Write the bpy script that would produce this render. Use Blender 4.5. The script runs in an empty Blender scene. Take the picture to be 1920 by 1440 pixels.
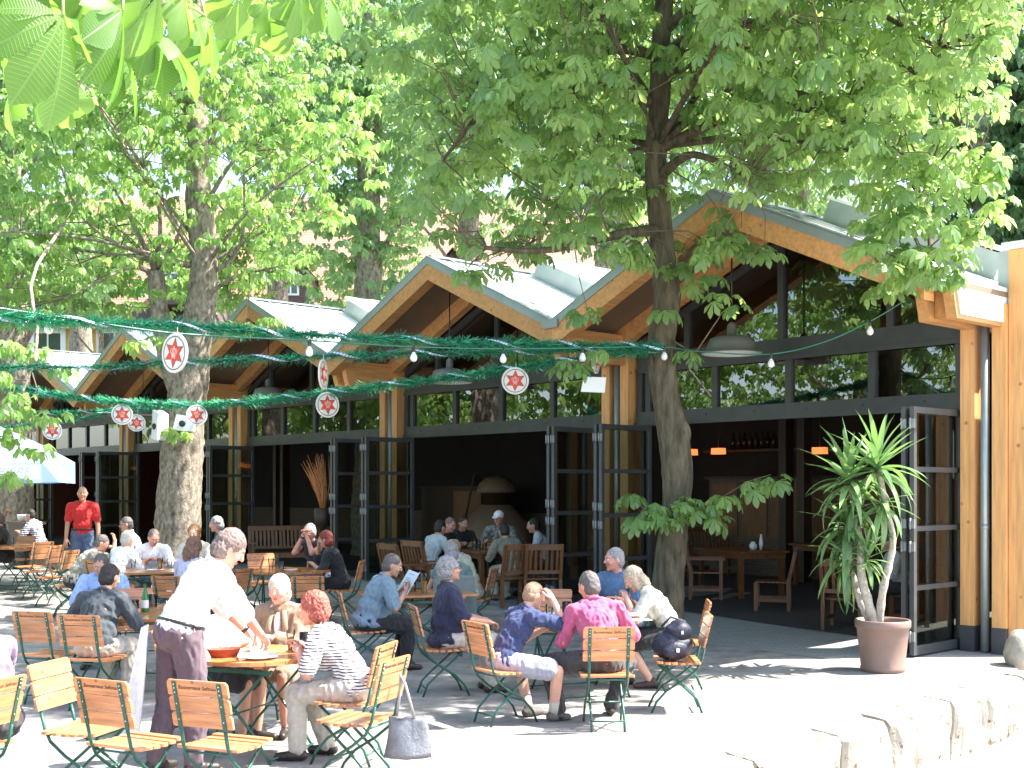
import bpy, math, random
import numpy as np
from mathutils import Vector, Matrix, noise

SC = bpy.context.scene
COL = SC.collection
R = math.radians
random.seed(7)
rng = np.random.default_rng(11)
F, H0, CH = 2230.0, 915.0, 2.0          # focal length in photo pixels, horizon row, camera height


def gz(y):
    t = min(1.0, max(0.0, (y - 14.5) / 7.0))
    return .25 * t * t * (3 - 2 * t)


def at(px, py, Y):
    return Vector(((px - 960) * Y / F, Y, CH - (py - H0) * Y / F))


def xw(px, Y):
    return (px - 960) * Y / F


# ------------------------------------------------------------------ materials
def nd(nt, typ, **kw):
    n = nt.nodes.new(typ)
    for k, v in kw.items():
        if k in n.inputs:
            n.inputs[k].default_value = v
        else:
            setattr(n, k, v)
    return n


def c4(c):
    return (c[0], c[1], c[2], 1.0)


def mat(name, col, rough=.6, var=.2, scale=6.0, bump=0.0, bscale=40.0, metal=0.0, stretch=(1, 1, 1), col2=None,
        coat=0.0, detail=4.0, trans=0.0, spec=.5, emit=None, sheen=0.0):
    m = bpy.data.materials.new(name)
    m.use_nodes = True
    nt = m.node_tree
    b = nt.nodes['Principled BSDF']
    b.inputs['Roughness'].default_value = rough
    b.inputs['Metallic'].default_value = metal
    b.inputs['Coat Weight'].default_value = coat
    b.inputs['Specular IOR Level'].default_value = spec
    if sheen:
        b.inputs['Sheen Weight'].default_value = sheen
    tc = nd(nt, 'ShaderNodeTexCoord')
    mp = nd(nt, 'ShaderNodeMapping')
    mp.inputs['Scale'].default_value = stretch
    nt.links.new(tc.outputs['Object'], mp.inputs['Vector'])
    n = nd(nt, 'ShaderNodeTexNoise', Scale=scale, Detail=detail, Roughness=.6)
    nt.links.new(mp.outputs[0], n.inputs['Vector'])
    r = nd(nt, 'ShaderNodeValToRGB')
    lo = [max(0, x * (1 - var)) for x in col]
    hi = [min(1, x * (1 + var)) for x in col] if col2 is None else col2
    r.color_ramp.elements[0].position = .3
    r.color_ramp.elements[1].position = .7
    r.color_ramp.elements[0].color = c4(lo)
    r.color_ramp.elements[1].color = c4(hi)
    nt.links.new(n.outputs['Fac'], r.inputs[0])
    nt.links.new(r.outputs[0], b.inputs['Base Color'])
    if bump:
        n2 = nd(nt, 'ShaderNodeTexNoise', Scale=bscale, Detail=5.0, Roughness=.65)
        nt.links.new(mp.outputs[0], n2.inputs['Vector'])
        bp = nd(nt, 'ShaderNodeBump', Strength=bump, Distance=.02)
        nt.links.new(n2.outputs['Fac'], bp.inputs['Height'])
        nt.links.new(bp.outputs[0], b.inputs['Normal'])
    if emit:
        b.inputs['Emission Color'].default_value = c4(emit[0])
        b.inputs['Emission Strength'].default_value = emit[1]
    return m


def leafmat(name, col, tcol, mix=.4, veins=False, rough=.4):
    m = bpy.data.materials.new(name)
    m.use_nodes = True
    nt = m.node_tree
    L = nt.links.new
    b = nt.nodes['Principled BSDF']
    out = nt.nodes['Material Output']
    b.inputs['Roughness'].default_value = rough
    at_ = nd(nt, 'ShaderNodeAttribute', attribute_name='tone')
    hs = nd(nt, 'ShaderNodeHueSaturation')
    mr = nd(nt, 'ShaderNodeMapRange')
    mr.inputs[3].default_value = .72
    mr.inputs[4].default_value = 1.35
    mh = nd(nt, 'ShaderNodeMapRange')
    mh.inputs[3].default_value = .515
    mh.inputs[4].default_value = .478
    L(at_.outputs['Fac'], mr.inputs[0])
    L(at_.outputs['Fac'], mh.inputs[0])
    L(mh.outputs[0], hs.inputs['Hue'])
    L(mr.outputs[0], hs.inputs['Value'])
    hs.inputs['Color'].default_value = c4(col)
    hs2 = nd(nt, 'ShaderNodeHueSaturation')
    L(mh.outputs[0], hs2.inputs['Hue'])
    L(mr.outputs[0], hs2.inputs['Value'])
    hs2.inputs['Color'].default_value = c4(tcol)
    tr = nd(nt, 'ShaderNodeBsdfTranslucent')
    ms = nd(nt, 'ShaderNodeMixShader')
    ms.inputs[0].default_value = mix
    c1, c2 = hs.outputs[0], hs2.outputs[0]
    if veins:
        uv = nd(nt, 'ShaderNodeUVMap', uv_map='UVMap')
        sp = nd(nt, 'ShaderNodeSeparateXYZ')
        L(uv.outputs[0], sp.inputs[0])
        ab = nd(nt, 'ShaderNodeMath', operation='ABSOLUTE')
        L(sp.outputs[0], ab.inputs[0])
        k = nd(nt, 'ShaderNodeMath', operation='MULTIPLY_ADD')
        L(ab.outputs[0], k.inputs[0])
        k.inputs[1].default_value = -.10
        L(sp.outputs[1], k.inputs[2])
        k2 = nd(nt, 'ShaderNodeMath', operation='MULTIPLY')
        L(k.outputs[0], k2.inputs[0])
        k2.inputs[1].default_value = 22.0
        fr = nd(nt, 'ShaderNodeMath', operation='PINGPONG')
        L(k2.outputs[0], fr.inputs[0])
        fr.inputs[1].default_value = .5
        side = nd(nt, 'ShaderNodeMapRange')
        side.inputs[1].default_value = .0
        side.inputs[2].default_value = .16
        side.inputs[3].default_value = 1.0
        side.inputs[4].default_value = 0.0
        L(fr.outputs[0], side.inputs[0])
        mid = nd(nt, 'ShaderNodeMapRange')
        mid.inputs[1].default_value = .02
        mid.inputs[2].default_value = .07
        mid.inputs[3].default_value = 1.0
        mid.inputs[4].default_value = 0.0
        L(ab.outputs[0], mid.inputs[0])
        mx = nd(nt, 'ShaderNodeMath', operation='MAXIMUM')
        L(side.outputs[0], mx.inputs[0])
        L(mid.outputs[0], mx.inputs[1])
        sc_ = nd(nt, 'ShaderNodeMath', operation='MULTIPLY')
        L(mx.outputs[0], sc_.inputs[0])
        sc_.inputs[1].default_value = .55
        va = nd(nt, 'ShaderNodeMix', data_type='RGBA')
        L(sc_.outputs[0], va.inputs[0])
        L(c1, va.inputs[6])
        va.inputs[7].default_value = (.30, .42, .14, 1)
        c1 = va.outputs[2]
        vb = nd(nt, 'ShaderNodeMix', data_type='RGBA')
        L(sc_.outputs[0], vb.inputs[0])
        L(c2, vb.inputs[6])
        vb.inputs[7].default_value = (.16, .33, .05, 1)
        c2 = vb.outputs[2]
        bp = nd(nt, 'ShaderNodeBump', Strength=.35, Distance=.004)
        L(mx.outputs[0], bp.inputs['Height'])
        L(bp.outputs[0], b.inputs['Normal'])
    L(c1, b.inputs['Base Color'])
    L(c2, tr.inputs['Color'])
    L(b.outputs[0], ms.inputs[1])
    L(tr.outputs[0], ms.inputs[2])
    L(ms.outputs[0], out.inputs[0])
    return m


def glassmat(name, tint=(.75, .8, .78), ior=1.6, rough=0.0):
    m = bpy.data.materials.new(name)
    m.use_nodes = True
    nt = m.node_tree
    nt.nodes.remove(nt.nodes['Principled BSDF'])
    out = nt.nodes['Material Output']
    t = nd(nt, 'ShaderNodeBsdfTransparent')
    t.inputs[0].default_value = c4(tint)
    g = nd(nt, 'ShaderNodeBsdfGlossy')
    g.inputs['Roughness'].default_value = rough
    n = nd(nt, 'ShaderNodeTexNoise', Scale=1.3, Detail=1.0)
    bp = nd(nt, 'ShaderNodeBump', Strength=.03, Distance=.05)
    nt.links.new(n.outputs[0], bp.inputs['Height'])
    nt.links.new(bp.outputs[0], g.inputs['Normal'])
    f = nd(nt, 'ShaderNodeFresnel', IOR=ior)
    ms = nd(nt, 'ShaderNodeMixShader')
    nt.links.new(f.outputs[0], ms.inputs[0])
    nt.links.new(t.outputs[0], ms.inputs[1])
    nt.links.new(g.outputs[0], ms.inputs[2])
    nt.links.new(ms.outputs[0], out.inputs[0])
    return m


def checkmat(name, c1, c2, scale):
    m = mat(name, c1, .7)
    nt = m.node_tree
    uv = nd(nt, 'ShaderNodeUVMap', uv_map='UVMap')
    ck = nd(nt, 'ShaderNodeTexChecker', Scale=scale)
    ck.inputs[1].default_value = c4(c1)
    ck.inputs[2].default_value = c4(c2)
    nt.links.new(uv.outputs[0], ck.inputs[0])
    nt.links.new(ck.outputs[0], nt.nodes['Principled BSDF'].inputs['Base Color'])
    return m


def stripemat(name, c1, c2, freq, axis=2, thr=.5):
    m = mat(name, c1, .8)
    nt = m.node_tree
    tc = nd(nt, 'ShaderNodeTexCoord')
    sp = nd(nt, 'ShaderNodeSeparateXYZ')
    nt.links.new(tc.outputs['UV' if axis == 3 else 'Object'], sp.inputs[0])
    nz = nd(nt, 'ShaderNodeTexNoise', Scale=7.0)
    nt.links.new(tc.outputs['Object'], nz.inputs['Vector'])
    k = nd(nt, 'ShaderNodeMath', operation='MULTIPLY_ADD')
    nt.links.new(nz.outputs[0], k.inputs[0])
    k.inputs[1].default_value = .02
    nt.links.new(sp.outputs[axis], k.inputs[2])
    k2 = nd(nt, 'ShaderNodeMath', operation='MULTIPLY')
    nt.links.new(k.outputs[0], k2.inputs[0])
    k2.inputs[1].default_value = freq
    fr = nd(nt, 'ShaderNodeMath', operation='FRACT')
    nt.links.new(k2.outputs[0], fr.inputs[0])
    gt = nd(nt, 'ShaderNodeMath', operation='GREATER_THAN')
    nt.links.new(fr.outputs[0], gt.inputs[0])
    gt.inputs[1].default_value = thr
    mx = nd(nt, 'ShaderNodeMix', data_type='RGBA')
    nt.links.new(gt.outputs[0], mx.inputs[0])
    mx.inputs[6].default_value = c4(c1)
    mx.inputs[7].default_value = c4(c2)
    nt.links.new(mx.outputs[2], nt.nodes['Principled BSDF'].inputs['Base Color'])
    return m


def brickmat(name, c1, c2, mortar, scale, bw=.5, rh=.25, ms=.02, bump=.4, coord='Object', rot=(0, 0, 0), rough=.8, off=.5):
    m = mat(name, c1, rough)
    nt = m.node_tree
    tc = nd(nt, 'ShaderNodeTexCoord')
    mp = nd(nt, 'ShaderNodeMapping')
    mp.inputs['Rotation'].default_value = rot
    nt.links.new(tc.outputs[coord], mp.inputs[0])
    br = nd(nt, 'ShaderNodeTexBrick', Scale=scale, offset=off)
    br.inputs['Color1'].default_value = c4(c1)
    br.inputs['Color2'].default_value = c4(c2)
    br.inputs['Mortar'].default_value = c4(mortar)
    br.inputs['Mortar Size'].default_value = ms
    br.inputs['Brick Width'].default_value = bw
    br.inputs['Row Height'].default_value = rh
    nt.links.new(mp.outputs[0], br.inputs[0])
    nt.links.new(br.outputs[0], nt.nodes['Principled BSDF'].inputs['Base Color'])
    if bump:
        bp = nd(nt, 'ShaderNodeBump', Strength=bump, Distance=.01)
        bp.invert = True
        nt.links.new(br.outputs['Fac'], bp.inputs['Height'])
        nt.links.new(bp.outputs[0], nt.nodes['Principled BSDF'].inputs['Normal'])
    return m


# ------------------------------------------------------------------ mesh builder
BOXF = [(0, 3, 2, 1), (4, 5, 6, 7), (0, 1, 5, 4), (1, 2, 6, 5), (2, 3, 7, 6), (3, 0, 4, 7)]


class MB:
    def __init__(s):
        s.v, s.f, s.m, s.s, s.uv = [], [], [], [], {}

    def add(s, vs, fs, m=0, sm=False):
        o = len(s.v)
        s.v.extend([tuple(v) for v in vs])
        for f in fs:
            s.f.append(tuple(o + i for i in f))
            s.m.append(m)
            s.s.append(sm)
        return s

    def box(s, c, d, rot=None, m=0):
        x, y, z = d[0] / 2, d[1] / 2, d[2] / 2
        vs = [Vector(p) for p in ((-x, -y, -z), (x, -y, -z), (x, y, -z), (-x, y, -z), (-x, -y, z), (x, -y, z), (x, y, z), (-x, y, z))]
        if rot is not None:
            vs = [rot @ v for v in vs]
        return s.add([v + Vector(c) for v in vs], BOXF, m)

    def bx(s, x0, x1, y0, y1, z0, z1, m=0):
        return s.box(((x0 + x1) / 2, (y0 + y1) / 2, (z0 + z1) / 2), (x1 - x0, y1 - y0, z1 - z0), None, m)

    def beam(s, p, q, w, h, m=0, up=(0, 0, 1)):
        p, q = Vector(p), Vector(q)
        d = (q - p)
        l = d.length
        d.normalize()
        u = Vector(up)
        sx = d.cross(u)
        if sx.length < 1e-4:
            sx = d.cross(Vector((1, 0, 0)))
        sx.normalize()
        uz = sx.cross(d)
        a = [sx * (i * w / 2) + uz * (j * h / 2) for i, j in ((-1, -1), (1, -1), (1, 1), (-1, 1))]
        return s.add([p + v for v in a] + [q + v for v in a], [(0, 3, 2, 1), (4, 5, 6, 7), (0, 1, 5, 4), (1, 2, 6, 5), (2, 3, 7, 6), (3, 0, 4, 7)], m)

    def tube(s, pts, r, n=8, m=0, sm=True, cap=True, nz=0.0, seed=0.0):
        pts = [Vector(p) for p in pts]
        k = len(pts)
        rr = [r] * k if isinstance(r, (int, float)) else list(r)
        t0 = (pts[1] - pts[0]).normalized()
        u = t0.orthogonal().normalized()
        vs, fs = [], []
        for i in range(k):
            t = (pts[min(i + 1, k - 1)] - pts[max(i - 1, 0)]).normalized()
            u = (u - t * u.dot(t)).normalized()
            w = t.cross(u)
            for j in range(n):
                a = 2 * math.pi * j / n
                ra = rr[i]
                if nz:
                    q = pts[i] + (u * math.cos(a) + w * math.sin(a)) * ra
                    ra *= 1 + nz * noise.noise(Vector((q.x * 3.1 + seed, q.y * 3.1, q.z * .9))) + nz * .5 * noise.noise(q * 9)
                vs.append(pts[i] + (u * math.cos(a) + w * math.sin(a)) * ra)
        for i in range(k - 1):
            for j in range(n):
                a, b = i * n + j, i * n + (j + 1) % n
                fs.append((a, b, b + n, a + n))
        if cap:
            fs.append(tuple(range(n))[::-1])
            fs.append(tuple(range((k - 1) * n, k * n)))
        return s.add(vs, fs, m, sm)

    def lathe(s, prof, n=20, c=(0, 0, 0), m=0, sm=True, cap=True):
        vs, fs = [], []
        for r, z in prof:
            for j in range(n):
                a = 2 * math.pi * j / n
                vs.append((c[0] + r * math.cos(a), c[1] + r * math.sin(a), c[2] + z))
        k = len(prof)
        for i in range(k - 1):
            for j in range(n):
                a, b = i * n + j, i * n + (j + 1) % n
                fs.append((a, b, b + n, a + n))
        if cap:
            fs.append(tuple(range(n))[::-1])
            fs.append(tuple(range((k - 1) * n, k * n)))
        return s.add(vs, fs, m, sm)

    def prism(s, poly, fn, d0, d1, m=0):
        """poly: 2D outline (counter clockwise), fn(a, b, d) -> 3D"""
        k = len(poly)
        vs = [fn(a, b, d0) for a, b in poly] + [fn(a, b, d1) for a, b in poly]
        fs = [tuple(range(k))[::-1], tuple(range(k, 2 * k))] + [(i, (i + 1) % k, (i + 1) % k + k, i + k) for i in range(k)]
        return s.add(vs, fs, m)

    def ell(s, c, r, rot=None, m=0, nu=12, nv=8, sm=True):
        vs, fs = [], []
        c = Vector(c)
        vs.append(Vector((0, 0, -r[2])))
        for i in range(1, nv):
            t = math.pi * i / nv - math.pi / 2
            for j in range(nu):
                a = 2 * math.pi * j / nu
                vs.append(Vector((r[0] * math.cos(t) * math.cos(a), r[1] * math.cos(t) * math.sin(a), r[2] * math.sin(t))))
        vs.append(Vector((0, 0, r[2])))
        for j in range(nu):
            fs.append((0, 1 + (j + 1) % nu, 1 + j))
            o = 1 + (nv - 2) * nu
            fs.append((len(vs) - 1, o + j, o + (j + 1) % nu))
        for i in range(nv - 2):
            for j in range(nu):
                a, b = 1 + i * nu + j, 1 + i * nu + (j + 1) % nu
                fs.append((a, b, b + nu, a + nu))
        if rot is not None:
            vs = [rot @ v for v in vs]
        return s.add([v + c for v in vs], fs, m, sm)

    def cap(s, p0, r0, p1, r1, m=0, n=10):
        p0, p1 = Vector(p0), Vector(p1)
        d = p1 - p0
        l = d.length
        if l < 1e-5:
            return s.ell(p0, (r0, r0, r0), None, m)
        t = d / l
        pts = [p0 - t * r0 * .98, p0 - t * r0 * .7, p0 - t * r0 * .35, p0, p1, p1 + t * r1 * .35, p1 + t * r1 * .7, p1 + t * r1 * .98]
        rs = [r0 * .2, r0 * .714, r0 * .936, r0, r1, r1 * .936, r1 * .714, r1 * .2]
        return s.tube(pts, rs, n, m)

    def mesh(s, name, mats):
        me = bpy.data.meshes.new(name)
        me.from_pydata(s.v, [], s.f)
        for m in mats:
            me.materials.append(m)
        me.polygons.foreach_set('material_index', s.m)
        me.polygons.foreach_set('use_smooth', s.s)
        me.update()
        return me

    def build(s, name, mats, parent=None, loc=None, rz=0.0):
        if not isinstance(mats, (list, tuple)):
            mats = [mats]
        return link(name, s.mesh(name, mats), parent, loc, rz)


def link(name, me, parent=None, loc=None, rz=0.0):
    o = bpy.data.objects.new(name, me)
    COL.objects.link(o)
    if parent is not None:
        o.parent = parent
    if loc is not None:
        o.location = loc
    if rz:
        o.rotation_euler = (0, 0, rz)
    return o


def empty(name, loc, rz=0.0):
    o = link(name, None, None, loc, rz)
    o.empty_display_size = .1
    return o


def tag(o, label, cat, group=None):
    o['label'] = label
    o['category'] = cat
    if group:
        o['group'] = group
    return o


def struct(o, kind='structure'):
    o['kind'] = kind
    return o


def copy_tree(o, parent=None):
    c = o.copy()
    COL.objects.link(c)
    c.parent = parent
    for ch in list(o.children):
        copy_tree(ch, c)
    return c


def spline(pts, n):
    """Catmull-Rom through pts, n samples"""
    P = [Vector(p) for p in pts]
    P = [P[0] * 2 - P[1]] + P + [P[-1] * 2 - P[-2]]
    out = []
    k = len(P) - 3
    for i in range(n):
        t = i / (n - 1) * k
        j = min(int(t), k - 1)
        u = t - j
        a, b, c, d = P[j], P[j + 1], P[j + 2], P[j + 3]
        out.append(.5 * ((2 * b) + (c - a) * u + (2 * a - 5 * b + 4 * c - d) * u * u + (3 * b - a - 3 * c + d) * u ** 3))
    return out


# ------------------------------------------------------------------ leaves (numpy)
def np_mesh(name, verts, quads, mats, tone=None, uv=None, smooth=False, tris=None):
    me = bpy.data.meshes.new(name)
    nq = len(quads)
    nt = 0 if tris is None else len(tris)
    me.vertices.add(len(verts))
    me.vertices.foreach_set('co', np.asarray(verts, np.float32).ravel())
    loops = quads.ravel() if nt == 0 else np.concatenate([quads.ravel(), tris.ravel()])
    me.loops.add(len(loops))
    me.loops.foreach_set('vertex_index', loops.astype(np.int32))
    me.polygons.add(nq + nt)
    st = np.concatenate([np.arange(nq) * 4, nq * 4 + np.arange(nt) * 3]).astype(np.int32)
    me.polygons.foreach_set('loop_start', st)
    me.update(calc_edges=True)
    if smooth:
        me.polygons.foreach_set('use_smooth', np.ones(nq + nt, bool))
    if tone is not None:
        a = me.attributes.new('tone', 'FLOAT', 'POINT')
        a.data.foreach_set('value', np.asarray(tone, np.float32))
    if uv is not None:
        l = me.uv_layers.new(name='UVMap')
        l.data.foreach_set('uv', np.asarray(uv, np.float32)[loops].ravel())
    for m in (mats if isinstance(mats, (list, tuple)) else [mats]):
        me.materials.append(m)
    me.validate()
    return me


def leaflet(L, W, stations, droop, fold, cup=0.0):
    """one leaflet along +Y; returns verts (k*3), quads, uv"""
    vs, uv = [], []
    k = len(stations)
    y, z, ang = 0.0, 0.0, 0.0
    pv = 0
    for v, w in stations:
        ds = (v - pv) * L
        ang = -droop * v
        y += ds * math.cos(ang)
        z += ds * math.sin(ang)
        pv = v
        ww = w * W
        for sx in (-1, 0, 1):
            vs.append((sx * ww, y, z + (abs(sx) * fold * ww) - (cup * ww if sx else 0)))
            uv.append((sx * w, v))
    q = []
    for i in range(k - 1):
        for j in range(2):
            a = i * 3 + j
            q.append((a, a + 1, a + 4, a + 3))
    return np.array(vs), np.array(q), np.array(uv)


ST_HI = [(.0, .06), (.12, .1), (.25, .28), (.4, .55), (.55, .82), (.68, 1.0), (.78, .95), (.87, .62), (.94, .25), (1.0, .02)]
ST_MID = [(.0, .08), (.4, .55), (.7, 1.0), (.88, .6), (1.0, .02)]
ST_LO = [(.0, .1), (.62, 1.0), (1.0, .04)]


def palmate(L=1.0, W=.2, n=7, st=ST_MID, droop=.5, tilt=.35, spread=125.0, fold=.25):
    """palmate leaf, hub at origin, stalk coming from -Y, leaflets fanned about +Y"""
    V, Q, U = [], [], []
    o = 0
    for i in range(n):
        f = i / (n - 1) * 2 - 1
        a = R(f * spread)
        l = L * (1.0 - .48 * abs(f) ** 1.3)
        v, q, u = leaflet(l, W * (l / L) ** .7, st, droop * random.uniform(.7, 1.3), fold)
        t = -tilt * random.uniform(.6, 1.4)
        ct, s_ = math.cos(t), math.sin(t)
        v = np.stack([v[:, 0], v[:, 1] * ct - v[:, 2] * s_, v[:, 1] * s_ + v[:, 2] * ct], 1)
        ca, sa = math.cos(-a), math.sin(-a)
        v = np.stack([v[:, 0] * ca - v[:, 1] * sa, v[:, 0] * sa + v[:, 1] * ca, v[:, 2]], 1)
        V.append(v)
        Q.append(q + o)
        U.append(u)
        o += len(v)
    return np.concatenate(V), np.concatenate(Q), np.concatenate(U)


def scatter(templates, pos, ydir, up, scale, tone):
    """place leaf templates: ydir = leaf axis, up = leaf normal (N,3); returns verts, quads, tone, uv"""
    ydir = ydir / np.linalg.norm(ydir, axis=1, keepdims=True)
    x = np.cross(ydir, up)
    x /= np.linalg.norm(x, axis=1, keepdims=True) + 1e-9
    z = np.cross(x, ydir)
    V, Q, T, U = [], [], [], []
    o = 0
    k = len(templates)
    for ti, (tv, tq, tu) in enumerate(templates):
        idx = np.arange(ti, len(pos), k)
        if len(idx) == 0:
            continue
        B = np.stack([x[idx], ydir[idx], z[idx]], 1)
        v = np.einsum('vi,nij->nvj', tv, B) * scale[idx, None, None] + pos[idx, None, :]
        n = len(idx)
        m = len(tv)
        q = tq[None] + (np.arange(n) * m)[:, None, None] + o
        V.append(v.reshape(-1, 3))
        Q.append(q.reshape(-1, 4))
        T.append(np.repeat(tone[idx], m))
        U.append(np.tile(tu, (n, 1)))
        o += n * m
    return np.concatenate(V), np.concatenate(Q), np.concatenate(T), np.concatenate(U)


def whorls(centers, per, size, jitter=.5, down=.25, tone_of=None):
    """per leaves round each branch tip"""
    N = len(centers)
    c = np.repeat(centers, per, 0)
    n = N * per
    a = rng.uniform(0, 2 * math.pi, N).repeat(per) + np.tile(np.arange(per) * 2 * math.pi / per, N) + rng.normal(0, .3, n)
    el = rng.normal(-.05, jitter * .5, n)
    d = np.stack([np.cos(a) * np.cos(el), np.sin(a) * np.cos(el), np.sin(el)], 1)
    stalk = rng.uniform(.5, 1.1, n)[:, None] * size
    pos = c + d * stalk
    yd = d.copy()
    yd[:, 2] -= down + rng.uniform(0, .5, n)
    up = np.stack([rng.normal(0, .3, n), rng.normal(0, .3, n), np.ones(n)], 1)
    sc = size * rng.uniform(.6, 1.25, n)
    tone = np.clip(rng.normal(.5, .2, N).repeat(per) + rng.normal(0, .12, n), 0, 1)
    return pos, yd, up, sc, tone
# ------------------------------------------------------------------ people
QUEUE = []      # (temp object, finish callback)


def queue_mesh(mb, voxel, it, done, adapt=0.0):
    me = mb.mesh('tmp', [])
    o = bpy.data.objects.new('tmp', me)
    COL.objects.link(o)
    m = o.modifiers.new('r', 'REMESH')
    m.mode = 'VOXEL'
    m.voxel_size = voxel
    m.adaptivity = adapt
    m.use_smooth_shade = True
    if it:
        s = o.modifiers.new('s', 'SMOOTH')
        s.iterations = it
        s.factor = .5
    QUEUE.append((o, done))


def flush_queue():
    dg = bpy.context.evaluated_depsgraph_get()
    dg.update()
    res = []
    for o, done in QUEUE:
        me = bpy.data.meshes.new_from_object(o.evaluated_get(dg))
        res.append((me, done))
    for o, _ in QUEUE:
        me = o.data
        bpy.data.objects.remove(o)
        bpy.data.meshes.remove(me)
    QUEUE.clear()
    for me, done in res:
        done(me)


def folds(me, amp, sc, seed, ridge=0.6):
    n = len(me.vertices)
    co = np.empty(n * 3, np.float32)
    no = np.empty(n * 3, np.float32)
    me.vertices.foreach_get('co', co)
    me.vertices.foreach_get('normal', no)
    co = co.reshape(-1, 3)
    no = no.reshape(-1, 3)
    d = np.empty(n, np.float32)
    for i in range(n):
        x, y, z = co[i] * sc
        q = Vector((x + seed, y, z * .55 + x * .3))
        a = noise.noise(q)
        b = 1 - abs(noise.noise(q * 2.1 + Vector((5, 1, 3)))) * 2
        d[i] = a * (1 - ridge) + b * ridge - ridge * .5
    co += no * (d * amp)[:, None]
    me.vertices.foreach_set('co', co.ravel())
    me.update()


def ik(S, T, a, b, hint):
    S, T = Vector(S), Vector(T)
    d = T - S
    l = min(d.length, (a + b) * .995)
    t = d.normalized()
    T = S + t * l
    x = (a * a - b * b + l * l) / (2 * l)
    h = math.sqrt(max(a * a - x * x, 1e-6))
    hv = Vector(hint)
    hv = (hv - t * hv.dot(t)).normalized()
    return S + t * x + hv * h, T


SKIN = {}
CLOTH = {}


def cloth(name, col, rough=.85, **kw):
    if name not in CLOTH:
        CLOTH[name] = mat('cloth_' + name, col, rough, var=kw.pop('var', .12), scale=kw.pop('scale', 30), bump=kw.pop('bump', .25),
                          bscale=kw.pop('bscale', 220), sheen=.15, **kw)
    return CLOTH[name]


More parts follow.
